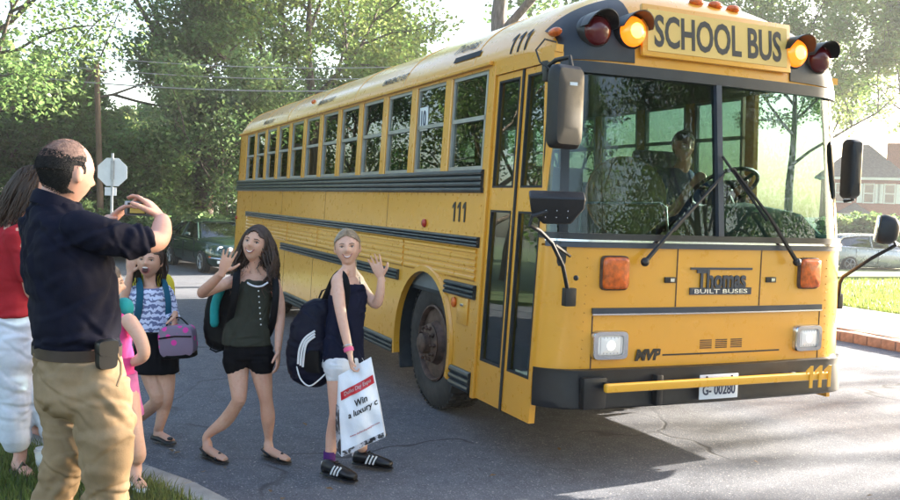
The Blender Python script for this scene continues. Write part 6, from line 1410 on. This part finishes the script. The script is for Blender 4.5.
# ---- crouching child between woman and man --------------------------------------------------------
def crouching():
    D = dep_of(gnd(40, 452, .0)); J = Jf(D); f = facing(-60)
    t = thing('person', gnd(42, 452, 0), 'crouching child in white shirt glimpsed between the woman and the man', 'person')
    b = MB(); hd = Head(J(62, 335), facing(60), .20); hd.mesh(b); limb(b, [J(60, 347, .0, .036), J(57, 358, .0, .05)])
    torso(b, rows_sm([(J(54, 412), .11, .09), (J(54, 390), .11, .09), (J(54, 370), .11, .075), (J(56, 358), .07, .05)]), f); limb(b, [J(42, 366, -.02, .04), J(38, 382, -.03, .035), J(33, 398, -.06, .03), J(42, 404, -.12, .026), J(50, 398, -.14, .021)]); w = J(50, 398, -.14); hand(b, w, RTH, -UPV, 1, .7, .4)
    limb(b, [J(66, 368, .03, .038), J(72, 395, .0, .030), J(66, 405, -.05, .021)]); w = J(66, 405, -.05); hand(b, w, -RTH, -UPV, -1, .7, .4)
    for ox, od in ((0, 0), (18, .1)):
        a = gnd(36+ox, 449)+UPV*.07; limb(b, [J(52+ox*.3, 412, od, .075), J(38+ox, 408, -.16+od, .055), J(35+ox, 412, -.17+od, .05), (*(a+UPV*.1), .04), (*a, .03)])
    remeshed(b, 'body', .007, 'skin_pink', t)
    c = MB(); torso(c, rows_sm([(J(54, 410), .125, .105), (J(54, 385), .125, .10), (J(55, 368), .118, .085), (J(56, 359), .07, .055)], 3), f); limb(c, [J(44, 365, -.02, .055), J(39, 380, -.03, .05), J(37, 390, -.04, .05)]); remeshed(c, 'shirt', .008, 'white_cotton', t, 3, .5, creases(61, .005, 30))
    c = MB(); torso(c, [(J(54, 415), .12, .10), (J(54, 405), .125, .10)], f); limb(c, [J(52, 412, 0, .088), J(42, 409, -.10, .078)]); limb(c, [J(57, 412, .1, .088), J(58, 409, -.02, .078)]); remeshed(c, 'shorts', .008, 'navy_cotton', t, 3)
    hd.cap(t, lambda x, y, z: (z > .2 and y < .34) or (y < .10 and z > -.2), 'hair_brown', .035); hd.features(t, 'none')
    for ox in (0, 18):
        s_ = MB(); shoe(s_, gnd(38+ox, 447), gnd(26+ox, 453), .036, .06); s_.build('shoe', 'shoe_black', t, 60)
crouching()
# ---- bus driver -----------------------------------------------------------------------------------
def driver():
    f = np.array((1., 0, 0)); o = np.array((-.02, 1.74, 0)); P = lambda x, y, z, r=None: (*(o+(x, y, z)), r) if r is not None else o+(x, y, z)
    t = thing('person', P(0, 0, 1.38), 'bus driver in dark blue shirt at the steering wheel behind the windscreen', 'person')
    b = MB(); hd = Head(P(.06, -.05, 2.12), nrm((1, -.25, -.1)), .23); hd.mesh(b); limb(b, [P(.02, 0, 2.02, .055), P(-.02, 0, 1.93, .06)])
    torso(b, rows_sm([(P(0, 0, 1.42), .16, .12), (P(-.04, 0, 1.65), .16, .12), (P(-.06, 0, 1.85), .17, .10), (P(-.04, 0, 1.95), .08, .06)]), f)
    for s in (-1, 1):
        limb(b, [P(-.05, s*.18, 1.86, .055), P(.08, s*.27, 1.68, .048), P(.22, s*.25, 1.62, .042), P(.38, s*.22, 1.80, .028)]); w = P(.39, s*.22, 1.81); hand(b, w, (.7, 0, .6), (0, -s, 0), s, 1.0, .7)
        limb(b, [P(.0, s*.09, 1.45, .09), P(.40, s*.14, 1.46, .065), P(.45, s*.14, 1.2, .055), P(.42, s*.14, 1.0, .045)])
    remeshed(b, 'body', .009, 'skin_tan', t); c = MB(); torso(c, rows_sm([(P(0, 0, 1.40), .175, .135), (P(-.04, 0, 1.65), .18, .14), (P(-.06, 0, 1.86), .185, .11), (P(-.04, 0, 1.95), .09, .07)], 3), f)
    for s in (-1, 1): limb(c, [P(-.05, s*.17, 1.86, .072), P(.04, s*.24, 1.74, .063), P(.10, s*.27, 1.67, .058)])
    remeshed(c, 'shirt', .010, 'blue_shirt', t, 3, .5, creases(71, .006, 40)); c = MB()
    for s in (-1, 1): limb(c, [P(.0, s*.09, 1.45, .10), P(.40, s*.14, 1.46, .078), P(.45, s*.14, 1.2, .066), P(.42, s*.14, 1.02, .058)])
    remeshed(c, 'trousers', .011, 'black_denim', t, 3); hd.cap(t, lambda x, y, z: (z > .2 and y < .34) or (y < .05 and z > -.25), 'hair_dark', .03); hd.features(t, 'none')
    for s in (-1, 1):
        s_ = MB(); shoe(s_, P(.38, s*.14, .952), P(.62, s*.14, .952), .045, .08); s_.build('shoe', 'shoe_black', t, 60)
driver()
# coffee cup on the kerb
cb = gnd(42, 470, .11); k_ = thing('coffee_cup', cb, 'pale paper coffee cup with white lid standing behind the kerb grass', 'cup')
cb = at(43, 462, dep_of(cb)); cb[2] = .105
MB().lathe(cb, UPV, [(.001, 0), (.030, 0), (.031, .004), (.042, .105), (.040, .106)], 24).build('cup', 'paper', k_, 40)
MB().lathe(cb+UPV*.104, UPV, [(.045, 0), (.046, .010), (.040, .014), (.039, .022), (.030, .022), (.028, .018), (.001, .018)], 24).build('lid', 'white_rubber', k_, 40)

# ------------------------------------------------------------------ thin haze added over the whole place to pale the background
m = bpy.data.materials.new('haze'); m.use_nodes = True; nt = m.node_tree; nt.nodes.remove(nt.nodes['Principled BSDF'])
pv = nt.nodes.new('ShaderNodeVolumePrincipled'); pv.inputs['Density'].default_value = 0.0006; pv.inputs['Color'].default_value = (.93, .95, 1, 1); pv.inputs['Anisotropy'].default_value = .35
nt.links.new(pv.outputs[0], nt.nodes['Material Output'].inputs['Volume']); MATS['haze'] = m
hz = MB().box((-25, 10, 9.5), (190, 190, 22.5)).build('haze', 'haze', None, 0); tag(hz, 'thin haze added to the air to lighten the background', 'haze', kind='stuff')
